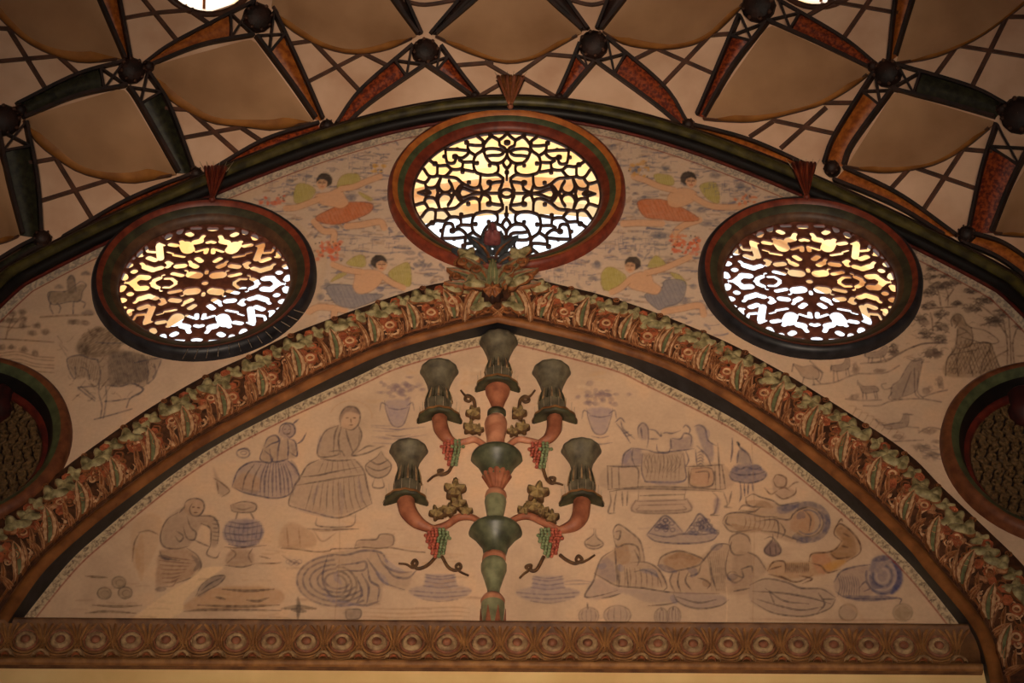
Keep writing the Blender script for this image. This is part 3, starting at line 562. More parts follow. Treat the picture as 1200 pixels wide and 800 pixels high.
Wf(z, ((615, 645), (640, 590), (700, 545), (765, 540), (740, 580), (690, 610), (640, 650)), (120, 102, 92), 0.6); Ls(z, ((610, 650), (640, 590), (700, 545), (770, 540), (735, 585), (680, 615), (620, 650)), ((640, 620), (690, 580), (750, 550)), c=LG)
T.fill(z((250, 790), (330, 720), (440, 640), (560, 570), (640, 500), (760, 490), (700, 540), (620, 600), (545, 680), (530, 740), (400, 790)), (222, 184, 142), 0.8, soft=2, rough=0.2)
Ls(z, ((770, 380), (850, 385), (1000, 370)), ((930, 470), (1040, 470), (1082, 465)), ((960, 430), (1020, 445)), c=LB, w=1.6); Wf(z, ((250, 290), (330, 200), (420, 230), (380, 420), (300, 520)), WO, 0.18)
# swirl of drapery, cross, low lines
z = ZM(330, 600, 5.0)
Wf(z, ((90, 400), (130, 310), (280, 240), (500, 215), (610, 250), (640, 330), (760, 360), (720, 460), (600, 430), (570, 540), (420, 545), (220, 525), (120, 470)), WG, 0.4)
for k, (rx, ry) in enumerate(((240, 150), (205, 122), (165, 95), (120, 70), (75, 48))): T.stroke(z(*[(330 + rx * math.cos(t), 400 + ry * math.sin(t)) for t in np.linspace(0.9 - 0.1 * k, 4.6, 12)]), 2.6, LV, 0.55)
for k, (rx, ry) in enumerate(((110, 110), (80, 85), (50, 60))): T.stroke(z(*[(330 + rx * math.cos(t), 430 + ry * math.sin(t)) for t in np.linspace(-1.6, 1.6, 10)]), 2.6, LG, 0.55)
Ls(z, ((280, 245), (380, 250), (480, 225), (580, 235), (620, 290)), ((330, 310), (430, 300), (490, 290), (480, 340), (350, 340)), ((500, 270), (550, 340), (600, 410), (720, 455)), ((560, 240), (600, 310), (680, 350), (760, 350)), ((610, 320), (660, 375), (740, 385), (790, 340)), ((500, 300), (520, 400), (570, 440), (560, 530)), ((470, 360), (510, 440), (500, 530)), ((440, 380), (470, 470), (440, 530)), ((270, 250), (240, 380), (280, 480), (360, 500)), ((400, 540), (500, 545), (570, 520)), w=2.8, c=LV, a=0.55)
Sh(z, ((600, 270), (660, 330), (720, 350)), ((250, 480), (330, 530), (450, 540)), ((560, 350), (620, 420)), ((330, 350), (320, 380), (350, 420)), w=7, c=(124, 112, 128), a=0.4)
Wf(z, ((430, 200), (480, 160), (560, 150), (600, 130), (660, 140), (650, 200), (560, 215)), (148, 116, 94), 0.5); Ls(z, ((430, 205), (450, 165), (550, 160), (580, 130), (650, 135), (655, 185), (620, 205)), c=LG, w=1.8)
T.stroke(z((0, 210), (100, 218), (200, 232), (280, 226), (300, 215), (420, 212), (480, 205), (560, 212), (640, 208), (760, 228), (840, 235)), 1.6, (82, 60, 46), 0.75)
Ls(z, ((0, 565), (100, 555), (200, 565)), ((95, 500), (100, 560), (95, 625)), ((60, 570), (140, 580)), w=5, c=(84, 70, 60), a=0.55); Wf(z, ((375, 570), (460, 570), (455, 620), (385, 625)), (104, 88, 80), 0.5); Ls(z, ((375, 570), (460, 570), (455, 620), (385, 625), (375, 570)), c=(80, 68, 64))
for yy in (560, 585, 610, 635, 650): Ls(z, ((480, yy), (700, yy + 8), (1000, yy - 4), (1100, yy + 4)), w=2, c=(150, 108, 72), a=0.3)
Wf(z, ((0, 100), (60, 60), (180, 120), (190, 200), (0, 200)), (160, 116, 80), 0.35); Ls(z, ((30, 90), (40, 200)), ((100, 90), (110, 200)), ((160, 100), (260, 110), (380, 95)), ((190, 110), (240, 170), (320, 120)), ((0, 250), (60, 290), (110, 300)), w=2, c=(140, 100, 72), a=0.4)
for k in range(5): ring_(z, 40 + 16 * k, 290 + 8 * (k % 2), 14, 12, 1.3, LV, 0.4)
for (cx_, cy_, s_) in ((516, 692, 1), (642, 694, 1.03)):
    T.fill([(cx_ - 37 * s_, cy_), (cx_ - 20, cy_ - 6), (cx_ + 20, cy_ - 6), (cx_ + 37 * s_, cy_), (cx_ + 20, cy_ + 10), (cx_ - 20, cy_ + 10)], (148, 126, 122), 0.65, soft=2)
    T.fill([(cx_ - 17, cy_ - 19), (cx_ + 17, cy_ - 19), (cx_ + 20, cy_ - 5), (cx_ - 19, cy_ - 5)], (142, 122, 124), 0.65, sp=False, soft=2)
    for yy, hw_ in ((-19, 17), (-16, 18), (-11, 18), (-6, 20), (0, 36), (5, 31), (10, 20)): T.stroke([(cx_ - hw_, cy_ + yy), (cx_, cy_ + yy + 2.5), (cx_ + hw_, cy_ + yy)], 1.6, LV, 0.5)
Ls(ZM(570, 500, 3.333), ((300, 605), (360, 600), (420, 608)), ((310, 615), (400, 612)), w=1.8, c=WV, a=0.5)
# right: bench with people
z = ZM(690, 480, 6.154)
Wf(z, ((135, 405), (370, 405), (390, 520), (700, 520), (700, 410), (970, 395), (985, 570), (140, 575)), WG, 0.32); Wf(z, ((740, 425), (880, 425), (885, 540), (735, 540)), (176, 128, 96), 0.5)
Wf(z, ((390, 310), (560, 315), (680, 300), (700, 420), (680, 510), (560, 525), (430, 515), (380, 430)), WG, 0.45); Wf(z, ((240, 400), (255, 320), (310, 280), (380, 290), (370, 400)), WV, 0.6)
Wf(z, ((590, 210), (680, 200), (740, 190), (740, 280), (600, 290)), WV, 0.5); Wf(z, ((770, 120), (840, 130), (860, 220), (900, 260), (890, 380), (830, 300)), (118, 104, 114), 0.5); Wf(z, ((360, 120), (390, 95), (425, 130), (420, 210), (370, 210)), WV, 0.45)
Ls(z, ((130, 405), (240, 410), (370, 405)), ((700, 410), (830, 405), (975, 395)), ((135, 405), (140, 575)), ((165, 420), (168, 565)), ((215, 415), (220, 570)), ((235, 415), (350, 420), (355, 560)), ((140, 575), (400, 555), (700, 560), (920, 575), (985, 570)), ((150, 590), (300, 570), (700, 575), (960, 590)), ((720, 420), (720, 555)), ((740, 425), (885, 425), (888, 545), (735, 545), (740, 425)), ((910, 410), (915, 570)), ((930, 240), (940, 400), (950, 570)), ((960, 400), (985, 565)), ((770, 450), (860, 448), (862, 520)), w=1.9, c=LG, a=0.6)
Ls(z, ((390, 310), (380, 420), (400, 500), (440, 520), (680, 515), (695, 420), (680, 310)), ((320, 275), (420, 290), (500, 310), (600, 300), (690, 290), (760, 280)), ((240, 405), (255, 320), (310, 275)), ((320, 280), (310, 340), (330, 400)), ((360, 200), (355, 130), (390, 95), (425, 130), (430, 210), (420, 270)), ((375, 130), (385, 200)), ((430, 140), (480, 150), (520, 190), (520, 160)), ((440, 210), (500, 210)), ((490, 250), (500, 300), (570, 310), (590, 270)), ((530, 170), (560, 165), (600, 170), (660, 150)), ((600, 205), (660, 210), (690, 170), (740, 190), (735, 260)), ((680, 130), (700, 110), (730, 140), (720, 180)), ((590, 210), (595, 280)), ((200, 100), (250, 160), (300, 240)), ((230, 80), (250, 140), (330, 210)), ((190, 90), (230, 60), (260, 90)), ((270, 190), (310, 180)), ((250, 170), (285, 160)), ((760, 120), (800, 110), (840, 140), (860, 220), (920, 260)), ((780, 260), (850, 330), (880, 400)), ((700, 300), (720, 360), (700, 410)), ((770, 290), (780, 400)), w=2.0, c=LV, a=0.62)
for k in range(9): Ls(z, ((400 + 34 * k, 320), (430 + 28 * k, 400), (410 + 30 * k, 505)), w=1.3, c=LG, a=0.38)
for k in range(12): T.stroke(z((420 + 20 * k, 330), (400 + 24 * k, 380 + 5 * (k % 3)), (430 + 16 * k, 450)), 1.2, LG, 0.35)
for k in range(5): Ls(z, ((785, 310 + 22 * k), (810, 300 + 22 * k), (830, 320 + 22 * k)), w=2, c=LV, a=0.55)
Ls(z, ((150, 590), (160, 660), (140, 740), (190, 745)), ((200, 590), (185, 680), (180, 745)), ((240, 590), (245, 690)), ((280, 590), (275, 690)), ((360, 580), (355, 650), (335, 660), (335, 738), (715, 735), (712, 650), (690, 640), (700, 580)), ((350, 660), (700, 650)), ((360, 690), (690, 680)), ((365, 700), (365, 728), (680, 722), (680, 690)), ((370, 620), (690, 610)), ((890, 590), (930, 640), (910, 740), (880, 760), (940, 760)), ((970, 590), (1000, 680), (980, 700), (1035, 705)), ((1030, 590), (1010, 680)), w=2.1, c=LG, a=0.55); Wf(z, ((340, 655), (710, 650), (712, 735), (338, 738)), (160, 128, 110), 0.4); Wf(z, ((910, 640), (950, 650), (930, 740), (905, 740)), (130, 108, 112), 0.5)
Sh(z, ((430, 520), (560, 528), (690, 515)), ((860, 150), (850, 210)), ((300, 300), (260, 380)), w=6, c=(126, 110, 122), a=0.4)
# stand of fruit, crowned child, reclining woman with round cushion
z = ZM(830, 500, 5.333)
Wf(z, ((135, 290), (170, 240), (220, 230), (300, 235), (360, 280), (360, 315), (260, 350), (150, 330)), (112, 100, 110), 0.6); Wf(z, ((180, 220), (190, 150), (215, 130), (260, 190), (270, 230)), (120, 108, 108), 0.55)
Ls(z, ((130, 300), (160, 335), (260, 350), (345, 325), (365, 285)), ((140, 280), (200, 300), (300, 295), (355, 280)), ((160, 245), (200, 265), (240, 250), (290, 265), (330, 250)), ((185, 100), (200, 130), (250, 170), (270, 225)), ((190, 150), (180, 225)), ((150, 70), (150, 150), (140, 220)), ((200, 350), (205, 430), (195, 470)), ((225, 355), (228, 430)), ((250, 355), (248, 420)), ((275, 350), (280, 400)), w=2.1, c=LV, a=0.65); Sh(z, ((250, 260), (300, 250), (330, 265)), ((150, 270), (190, 260)), w=6, c=(80, 76, 98), a=0.55)
Ls(z, ((180, 95), (195, 115)), w=3, c=(60, 54, 56), a=0.7)
Wf(z, ((400, 330), (440, 300), (490, 320), (490, 370), (540, 400), (520, 440), (450, 450), (410, 410)), (160, 124, 100), 0.5); Ls(z, ((405, 330), (430, 298), (485, 320), (480, 370), (430, 375), (405, 335)), ((350, 380), (390, 420), (430, 400)), ((500, 380), (540, 350), (565, 345)), ((420, 420), (470, 450), (540, 420), (550, 380)), ((440, 390), (480, 380), (510, 400)), w=1.9, c=LB, a=0.6)
Wf(z, ((90, 590), (130, 540), (230, 530), (330, 460), (420, 480), (500, 490), (560, 470), (650, 470), (720, 510), (760, 610), (720, 690), (600, 720), (480, 710), (330, 660), (150, 650)), (158, 124, 96), 0.48)
Wf(z, ((430, 500), (500, 480), (570, 470), (540, 520), (450, 545)), (100, 92, 104), 0.6); Wf(z, ((510, 620), (530, 560), (600, 510), (660, 560), (650, 650), (560, 670)), (168, 118, 80), 0.5)
for k, (rx, ry) in enumerate(((135, 122), (118, 106), (98, 92), (78, 76))): T.stroke(z(*[(622 + rx * math.cos(t), 595 + ry * math.sin(t)) for t in np.linspace(-2.2 + 0.1 * k, 2.3, 12)]), 3.2 if k < 2 else 2.2, (84, 80, 96) if k != 2 else LG, 0.62)
Ls(z, ((240, 440), (280, 420), (330, 440), (400, 460), (450, 490), (510, 480), (570, 470)), ((235, 440), (240, 480), (280, 500), (300, 490)), ((190, 520), (220, 490), (290, 500), (350, 500)), ((200, 520), (280, 530), (330, 500)), ((90, 590), (120, 545), (220, 535), (330, 560), (430, 560)), ((90, 600), (150, 655), (300, 640)), ((120, 560), (110, 600), (150, 620)), ((300, 590), (420, 580), (440, 640), (430, 700)), ((380, 560), (500, 580), (530, 540)), ((330, 650), (430, 660), (510, 690), (600, 720)), ((520, 560), (560, 520), (620, 500)), ((600, 520), (640, 570), (630, 650)), ((450, 600), (480, 650), (460, 690)), ((350, 700), (400, 690), (455, 770), (400, 800), (350, 770), (390, 710)), w=2.0, c=LG, a=0.62)
Sh(z, ((560, 570), (580, 550), (600, 560)), ((690, 530), (740, 590), (720, 660)), ((450, 510), (540, 500)), ((640, 700), (560, 715)), w=8, c=(84, 78, 96), a=0.5); Sh(z, ((240, 470), (330, 480), (400, 500)), ((130, 610), (230, 640), (330, 640)), w=8, c=(140, 98, 66), a=0.4)
for k in range(7): Ls(z, ((230 + 30 * k, 560), (235 + 30 * k, 600), (220 + 30 * k, 640)), w=1.3, c=LB, a=0.4)
Wf(z, ((350, 770), (400, 715), (455, 770), (400, 800)), (130, 100, 92), 0.55)
# mounds of fruit on platters, seated woman, sleeping group
z = ZM(680, 590, 5.517)
Wf(z, ((430, 200), (480, 140), (540, 80), (580, 90), (650, 160), (680, 180), (740, 110), (780, 70), (830, 120), (890, 190), (840, 235), (700, 255), (500, 240)), (146, 124, 116), 0.55)
for (cx_, w_) in ((555, 85), (790, 95)):
    for _ in range(22):
        x = random.gauss(cx_, w_ * 0.42); y = random.uniform(100, 190)
        if abs(x - cx_) < w_ * (y - 70) / 110: ring_(z, x, y, 15, 12, 1.5, LV, 0.6)
Ls(z, ((430, 200), (490, 130), (545, 78), (600, 110), (660, 180)), ((680, 185), (730, 120), (775, 65), (840, 140), (895, 190)), ((430, 205), (500, 245), (680, 258), (840, 240), (895, 195)), ((440, 190), (560, 215), (660, 195), (780, 200), (890, 185)), w=2.2, c=LV, a=0.65); Sh(z, ((800, 170), (850, 175), (880, 190)), ((700, 185), (760, 190)), w=6, c=(84, 80, 100), a=0.55)
Wf(z, ((30, 260), (60, 215), (90, 190), (120, 225), (150, 260), (110, 290), (60, 285)), WG, 0.5); Ls(z, ((88, 160), (85, 200), (30, 245), (50, 285), (110, 290), (150, 260), (105, 215), (98, 165)), ((35, 260), (90, 275), (145, 258)), c=LG)
Wf(z, ((100, 440), (140, 350), (220, 300), (220, 200), (250, 140), (300, 180), (390, 240), (415, 370), (500, 420), (560, 520), (400, 550), (240, 530), (110, 470)), (156, 124, 100), 0.5); Wf(z, ((110, 440), (140, 360), (210, 370), (230, 500), (150, 490)), WV, 0.5); Wf(z, ((220, 280), (300, 260), (320, 370), (240, 390)), (150, 108, 74), 0.45)
Wf(z, ((30, 600), (100, 480), (240, 540), (560, 570), (620, 630), (440, 640), (280, 580), (150, 615)), WV, 0.4)
Ls(z, ((220, 240), (215, 170), (250, 135), (320, 180), (385, 240), (410, 330), (415, 380)), ((230, 180), (260, 180), (250, 230), (225, 225)), ((220, 240), (240, 280), (300, 260), (370, 280), (390, 370)), ((225, 290), (230, 370), (240, 520)), ((215, 300), (140, 350), (105, 430), (85, 500), (30, 600), (140, 590), (240, 560)), ((330, 380), (430, 380), (510, 430), (560, 530), (540, 560)), ((350, 440), (420, 430), (500, 470), (530, 540)), ((240, 400), (250, 520)), ((300, 420), (310, 540)), ((350, 300), (380, 360), (370, 400)), ((90, 450), (160, 490), (240, 530), (400, 545), (560, 570), (720, 580), (900, 580)), ((140, 610), (200, 600), (260, 580)), ((440, 660), (560, 650), (640, 630)), w=2.0, c=LG, a=0.62)
for k in range(8): Ls(z, ((250 + 34 * k, 400 + 5 * k), (256 + 35 * k, 480), (250 + 36 * k, 540)), w=1.4, c=LG, a=0.42)
Sh(z, ((250, 400), (270, 430)), ((390, 430), (460, 440), (500, 470)), ((120, 410), (160, 400)), ((590, 600), (620, 640)), w=7, c=(110, 104, 122), a=0.45)
Wf(z, ((500, 400), (540, 330), (640, 305), (760, 340), (820, 310), (880, 265), (960, 260), (980, 200), (1050, 190), (1100, 230), (1100, 560), (920, 580), (700, 580), (590, 560), (580, 450)), (160, 126, 100), 0.48); Wf(z, ((545, 350), (650, 320), (780, 350), (740, 400), (600, 430), (555, 410)), (152, 108, 72), 0.55); Wf(z, ((600, 580), (900, 590), (940, 640), (780, 680), (650, 650)), WV, 0.5)
Ls(z, ((500, 400), (530, 340), (640, 305), (770, 345), (800, 370)), ((500, 400), (560, 440), (640, 430), (760, 400), (800, 360), (880, 270), (950, 262), (975, 290)), ((960, 260), (975, 215), (1030, 190), (1085, 215), (1100, 260)), ((980, 240), (970, 290), (1000, 330), (1060, 330)), ((840, 370), (850, 460), (880, 560)), ((960, 300), (940, 400), (950, 470), (1000, 510), (1050, 480), (1040, 440)), ((700, 440), (680, 500), (720, 560)), ((600, 440), (580, 500), (610, 570)), ((640, 440), (630, 510), (650, 570)), ((760, 480), (800, 490), (840, 520), (820, 550)), ((780, 400), (760, 450), (700, 470)), ((600, 580), (640, 640), (760, 678), (900, 660), (960, 620)), ((620, 600), (760, 640), (880, 620)), w=2.1, c=LG, a=0.62)
Sh(z, ((510, 400), (550, 420), (620, 440)), ((700, 430), (740, 440), (720, 470)), ((850, 290), (910, 270)), ((960, 480), (1000, 470)), w=8, c=(92, 84, 100), a=0.5); Sh(z, ((580, 350), (660, 330), (740, 360)), ((800, 510), (830, 520)), w=8, c=(128, 88, 56), a=0.4)
for k in range(9): Ls(z, ((820 + 13 * k, 320 - 2 * k), (840 + 12 * k, 440), (850 + 10 * k, 560)), w=1.4, c=LG, a=0.38)
ring_(z, 985, 465, 32, 26, 1.8, LG, 0.6)
for (x, y, rx, ry) in ((55, 725, 65, 55), (240, 720, 88, 62), (525, 730, 45, 55), (605, 725, 45, 60)):
    Wf(z, ((x - rx, y), (x, y - ry), (x + rx, y), (x, y + ry)), (150, 124, 112), 0.5); ring_(z, x, y, rx, ry, 1.6, LG, 0.5)
    for q in (-0.55, -0.2, 0.2, 0.55): Ls(z, ((x + q * rx, y - ry * 0.8), (x + q * rx * 1.3, y), (x + q * rx, y + ry * 0.8)), w=1.1, a=0.4)
Ls(z, ((45, 640), (50, 680)), ((520, 670), (530, 690)), ((600, 665), (600, 690)), w=1.8); T.stroke(z((945, 540), (950, 640), (945, 760)), 1.0, (230, 190, 150), 0.5)
# reclining man with banded trousers, blue bolster, flask
z = ZM(860, 590, 5.4545)
Wf(z, ((0, 330), (90, 310), (160, 340), (210, 430), (120, 500), (0, 560)), (150, 118, 96), 0.45); Ls(z, ((90, 310), (150, 340), (205, 420)), ((40, 420), (110, 400), (120, 440)), ((0, 450), (60, 470), (50, 420)), ((100, 540), (0, 560)), c=LG, w=2)
Wf(z, ((210, 430), (250, 375), (340, 370), (480, 370), (500, 320), (600, 310), (660, 280), (680, 230), (640, 180), (670, 130), (740, 170), (800, 230), (800, 310), (720, 370), (640, 430), (480, 470), (300, 480)), (166, 120, 80), 0.55); Wf(z, ((500, 330), (600, 320), (620, 430), (540, 440)), (178, 118, 84), 0.5); Wf(z, ((560, 400), (660, 360), (720, 370), (620, 430)), (190, 134, 56), 0.55); Wf(z, ((650, 170), (700, 150), (770, 220), (770, 340), (650, 350), (620, 310), (700, 250)), (140, 98, 62), 0.55)
Ls(z, ((215, 430), (250, 375), (320, 370), (330, 430)), ((230, 420), (300, 400)), ((480, 370), (500, 320), (600, 310), (650, 290), (690, 240)), ((690, 240), (640, 190), (670, 130), (720, 150), (780, 210), (810, 270), (800, 320), (720, 370)), ((620, 320), (660, 350), (740, 340)), ((500, 380), (560, 400), (600, 440), (680, 420)), ((660, 130), (685, 100), (695, 115)), ((690, 270), (730, 280)), ((700, 190), (740, 210)), ((220, 450), (300, 470), (400, 500), (500, 460)), ((290, 460), (360, 490)), ((420, 460), (500, 480), (440, 510)), w=2.2, c=LB, a=0.68)
for k in range(13): Ls(z, ((330 + 12 * k, 378), (334 + 12 * k, 410), (328 + 12 * k, 440)), w=1.8, c=(96, 68, 52), a=0.62)
Wf(z, ((100, 520), (160, 490), (280, 480), (430, 530), (580, 540), (650, 600), (620, 660), (500, 710), (350, 710), (230, 690), (110, 630)), (152, 124, 108), 0.45)
Ls(z, ((100, 520), (200, 480), (330, 500), (430, 540), (560, 545), (650, 600)), ((110, 620), (230, 690), (350, 715), (480, 715), (610, 670), (650, 610)), ((120, 560), (300, 570), (480, 600), (620, 640)), ((200, 540), (320, 620), (480, 640)), ((150, 610), (280, 650), (430, 680), (560, 660)), ((230, 570), (260, 640)), ((540, 570), (580, 640), (540, 690)), ((560, 610), (640, 610)), w=2.2, c=LG, a=0.6)
Wf(z, ((640, 500), (680, 430), (780, 400), (860, 400), (880, 470), (900, 560), (820, 610), (700, 600), (650, 560)), (150, 120, 106), 0.5); Wf(z, ((860, 460), (890, 350), (990, 330), (1060, 400), (1080, 490), (1020, 570), (930, 590), (880, 540)), (112, 100, 110), 0.6); Wf(z, ((1000, 340), (1060, 390), (1080, 470), (1060, 540), (1000, 580), (1030, 490), (1020, 400)), (58, 62, 104), 0.75)
for k, (rx, ry) in enumerate(((105, 115), (85, 92), (62, 68), (40, 46))): T.stroke(z(*[(950 + rx * math.cos(t), 460 + ry * math.sin(t)) for t in np.linspace(-0.6 - 0.3 * k, 3.4, 12)]), 2.6, (74, 72, 96) if k % 2 == 0 else (190, 160, 140), 0.62)
Sh(z, ((890, 360), (940, 350), (1000, 345)), ((870, 460), (900, 520), (950, 530)), ((700, 590), (800, 605), (920, 605), (1040, 600)), w=7, c=(66, 64, 92), a=0.6); Ls(z, ((640, 500), (690, 430), (790, 400), (870, 390)), ((650, 560), (720, 600), (900, 610), (1060, 605), (1060, 640)), ((800, 540), (840, 500), (870, 540), (830, 560)), w=2.2, c=LV, a=0.65)
for k in range(9): Ls(z, ((660 + 16 * k, 450 + 2 * k), (680 + 15 * k, 520), (665 + 17 * k, 590)), w=1.6, c=LV, a=0.45)
Wf(z, ((190, 310), (220, 250), (250, 230), (280, 260), (305, 310), (260, 335)), (124, 96, 88), 0.6); Ls(z, ((250, 190), (245, 235), (195, 300), (240, 335), (300, 310), (258, 235)), ((230, 270), (235, 330)), ((265, 260), (270, 330)), c=LG)
Wf(z, ((670, 700), (710, 640), (760, 640), (790, 700), (740, 750), (690, 740)), (150, 120, 98), 0.5); ring_(z, 730, 695, 58, 52, 1.9, (104, 84, 62), 0.55); ring_(z, 1080, 695, 62, 55, 2.0, (110, 94, 70), 0.45); Wf(z, ((1020, 695), (1080, 645), (1140, 695), (1080, 750)), (140, 114, 84), 0.55)
T.stroke(z((690, 620), (780, 680), (850, 780)), 4.0, (190, 152, 118), 0.6); Ls(z, ((100, 735), (600, 745), (1150, 740)), ((600, 770), (1150, 765)), w=3, c=(150, 108, 76), a=0.3)
T.scribble([(120, 690), (400, 600), (560, 640), (570, 730), (60, 725)], 110, (6, 26), (1.4, 3.0), ((176, 134, 96), (150, 114, 86), (196, 160, 126)), (0.15, 0.4), 0.06)
T.scribble([(690, 560), (900, 560), (1050, 700), (620, 730)], 70, (4, 16), (1.0, 2.0), ((176, 140, 112), (150, 124, 116)), (0.15, 0.35), 0.1)
T.scribble([(430, 450), (583, 400), (720, 440), (720, 480), (440, 480)], 60, (6, 20), (2.0, 5.0), ((196, 154, 112), (214, 182, 150)), (0.1, 0.3), 0.1)
for p_ in ([(395, 560), (398, 640), (392, 730)], [(880, 500), (884, 600), (882, 730)], [(640, 440), (642, 560)]): T.stroke(p_, 0.9, (150, 112, 80), 0.5)
# border: pale strip with dark arabesque, red line inside
edge = np.vstack([cr(TYMP_L, 10)[::-1], cr(TYMP_R, 10)[1:]])
tg = np.gradient(edge, axis=0); nn = np.stack([-tg[:, 1], tg[:, 0]], -1); nn /= np.linalg.norm(nn, axis=1, keepdims=True)
T.stroke(edge + nn * 4.0, 11.0, (190, 164, 130), 1.0, n=1, rough=0.15)
for i in range(0, len(edge) - 1):
    L = np.linalg.norm(edge[i + 1] - edge[i]); k = int(L * 1.5)
    for _ in range(k):
        f_ = random.random(); c0 = edge[i] * (1 - f_) + edge[i + 1] * f_ + nn[i] * random.uniform(1, 9); an = random.uniform(0, 6.28)
        T.stroke([c0, c0 + np.array([math.cos(an), math.sin(an)]) * random.uniform(1.5, 4)], 1.1, (84, 64, 54), 0.65, n=1)
T.stroke(edge + nn * 11.0, 1.8, (136, 62, 42), 0.85, n=1, rough=0.3)

M_mural = mat_attr('painted_plaster')
outer_poly = wall(*np.vstack([cr(ARCH_OUT_L, 8)[::-1], cr(ARCH_OUT_R, 8)[1:]]).T, D)[:, [0, 2]]
opoly = np.vstack([outer_poly, [(outer_poly[-1, 0], 6.0), (outer_poly[0, 0], 6.0)]])
opoly_in = opoly.copy(); opoly_in[:len(outer_poly), 1] -= 0.03
def keep_upper(x, z):
    k = np.where(z > ZC, np.hypot(x - XC, z - ZC) < RA(np.arctan2(x - XC, z - ZC)) + 0.02, np.abs(x - XC) < RA(np.full(x.shape, 1.57)) + 0.02)
    for cx, cz, ro, ri in WIN: k &= np.hypot(x - cx, z - cz) > (ro + ri) / 2
    for cx, cz, ro in NICHE: k &= np.hypot(x - cx, z - cz) > ro - 0.05
    return k & ~in_poly(x, z, opoly_in)
wall_back = U.to_object('wall_back', keep_upper, M_mural)
setp(wall_back, 'upper plaster wall painted with cherubs, riders and landscapes around the round windows', 'wall', kind='structure')
tpoly = wall(*np.vstack([edge]).T, DT)[:, [0, 2]]; tpoly = np.vstack([tpoly, [(tpoly[-1, 0], 6.0), (tpoly[0, 0], 6.0)]])
tp2 = tpoly.copy(); tp2[:-2, 1] += 0.012; tp2[:, 0] *= 1.006
wall_tymp = T.to_object('wall_tympanum', lambda x, z: in_poly(x, z, tp2) & (z > 6.72), M_mural)
setp(wall_tymp, 'faded figure painting on the pointed plaster panel behind the candelabrum', 'wall', kind='structure')

# ------------------------------------------------------------------ room shell
def structure(o, label, cat): return setp(o, label, cat, kind='structure')
def rho(ph, y, off=0.0): return RA(ph) / R0 * math.sqrt(max(RS2 - (y - YC) ** 2, 0.0)) - off
# skylights: centre on the vault given by direction, radius in metres
SKY = [(241.0, -45.0, 0.245), (961.0, -51.0, 0.235)]
SKYP = [surf(x, y)[0] for x, y, r in SKY]
ys = np.r_[np.linspace(D + 0.03, 5.2, 74), np.linspace(5.1, -1.2, 26)]
phs = np.r_[np.linspace(-1.62, -1.0, 8)[:-1], np.linspace(-1.0, 1.0, 200), np.linspace(1.0, 1.62, 8)[1:]]
mb = MB(); grid = [[(XC + rho(ph, y) * math.sin(ph), y, ZC + rho(ph, y) * math.cos(ph)) for ph in phs] for y in ys]
mb.grid(grid)
keepf = []
for f in mb.f:
    c = np.mean([mb.v[i] for i in f], axis=0)
    if all(np.linalg.norm(c - p) > r + 0.004 for p, (x, y, r) in zip(SKYP, SKY)): keepf.append(f)
mb.f = keepf; mb.m = [0] * len(keepf)
ceiling = structure(mb.build('ceiling', M_vault), 'cream plaster vault with net of dark ribs and billowing panels', 'ceiling')
zb = ZC + RA(1.62) * math.cos(1.62)
for nm, sg in (('wall_left', -1), ('wall_right', 1)):
    mb = MB(); mb.grid([[(XC + sg * rho(1.62, y) * math.sin(1.62), y, zz) for zz in (0.0, ZC + rho(1.62, y) * math.cos(1.62) + 0.01)] for y in np.r_[np.linspace(D + 0.06, -1.2, 30)]])
    structure(mb.build(nm, M_room), 'plain plaster side wall of the hall under the vault, ' + nm[5:] + ' of the painted wall', 'wall')
hw = rho(1.62, -1.2) + 0.02
mb = MB(); 
ent = [(XC + rho(ph, -1.2) * math.sin(ph), -1.2, ZC + rho(ph, -1.2) * math.cos(ph)) for ph in np.linspace(-1.62, 1.62, 24)]
mb.add(ent + [(hw, -1.2, 3.0), (-hw, -1.2, 3.0)], [tuple(range(26))])
mb.add([(-hw, -1.2, 0), (-1.5, -1.2, 0), (-1.5, -1.2, 3), (-hw, -1.2, 3)], [(0, 1, 2, 3)]); mb.add([(1.5, -1.2, 0), (hw, -1.2, 0), (hw, -1.2, 3), (1.5, -1.2, 3)], [(0, 1, 2, 3)])
structure(mb.build('wall_front', M_room, smooth=False), 'plaster wall with wide doorway facing the painted wall', 'wall')
mb = MB(); mb.add([(-5, -1.2, 0), (5, -1.2, 0), (5, 7.2, 0), (-5, 7.2, 0)], [(0, 1, 2, 3)])
structure(mb.build('floor', M_floor, smooth=False), 'reddish carpeted floor of the hall', 'floor')
mb = MB(); mb.add([(-3, DT - 0.02, 0), (3, DT - 0.02, 0), (3, DT - 0.02, 6.70), (-3, DT - 0.02, 6.70)], [(0, 1, 2, 3)])
structure(mb.build('wall_lower', M_low, smooth=False), 'bright cream plaster wall under the rosette cornice', 'wall')

# ------------------------------------------------------------------ vault moulding along the wall
trim = structure(empty('trim_1', arc_pt(0.0)), 'dark olive and black roll moulding between vault and painted wall', 'moulding')
PH = np.linspace(-1.25, 1.25, 161)
def arc_tube(name, dr, Y, r, m):
    mb = MB(); tube(mb, [arc_pt(p, dr, Y) for p in PH], r, 10); return mb.build(name, m, trim)
arc_tube('upper_roll', -0.036, D - 0.05, 0.031, M_olive)
arc_tube('lower_roll', -0.080, D - 0.032, 0.027, M_black)
arc_tube('bead', -0.008, D - 0.062, 0.012, M_dark)
arc_tube('bead', -0.106, D - 0.012, 0.009, M_maroon)

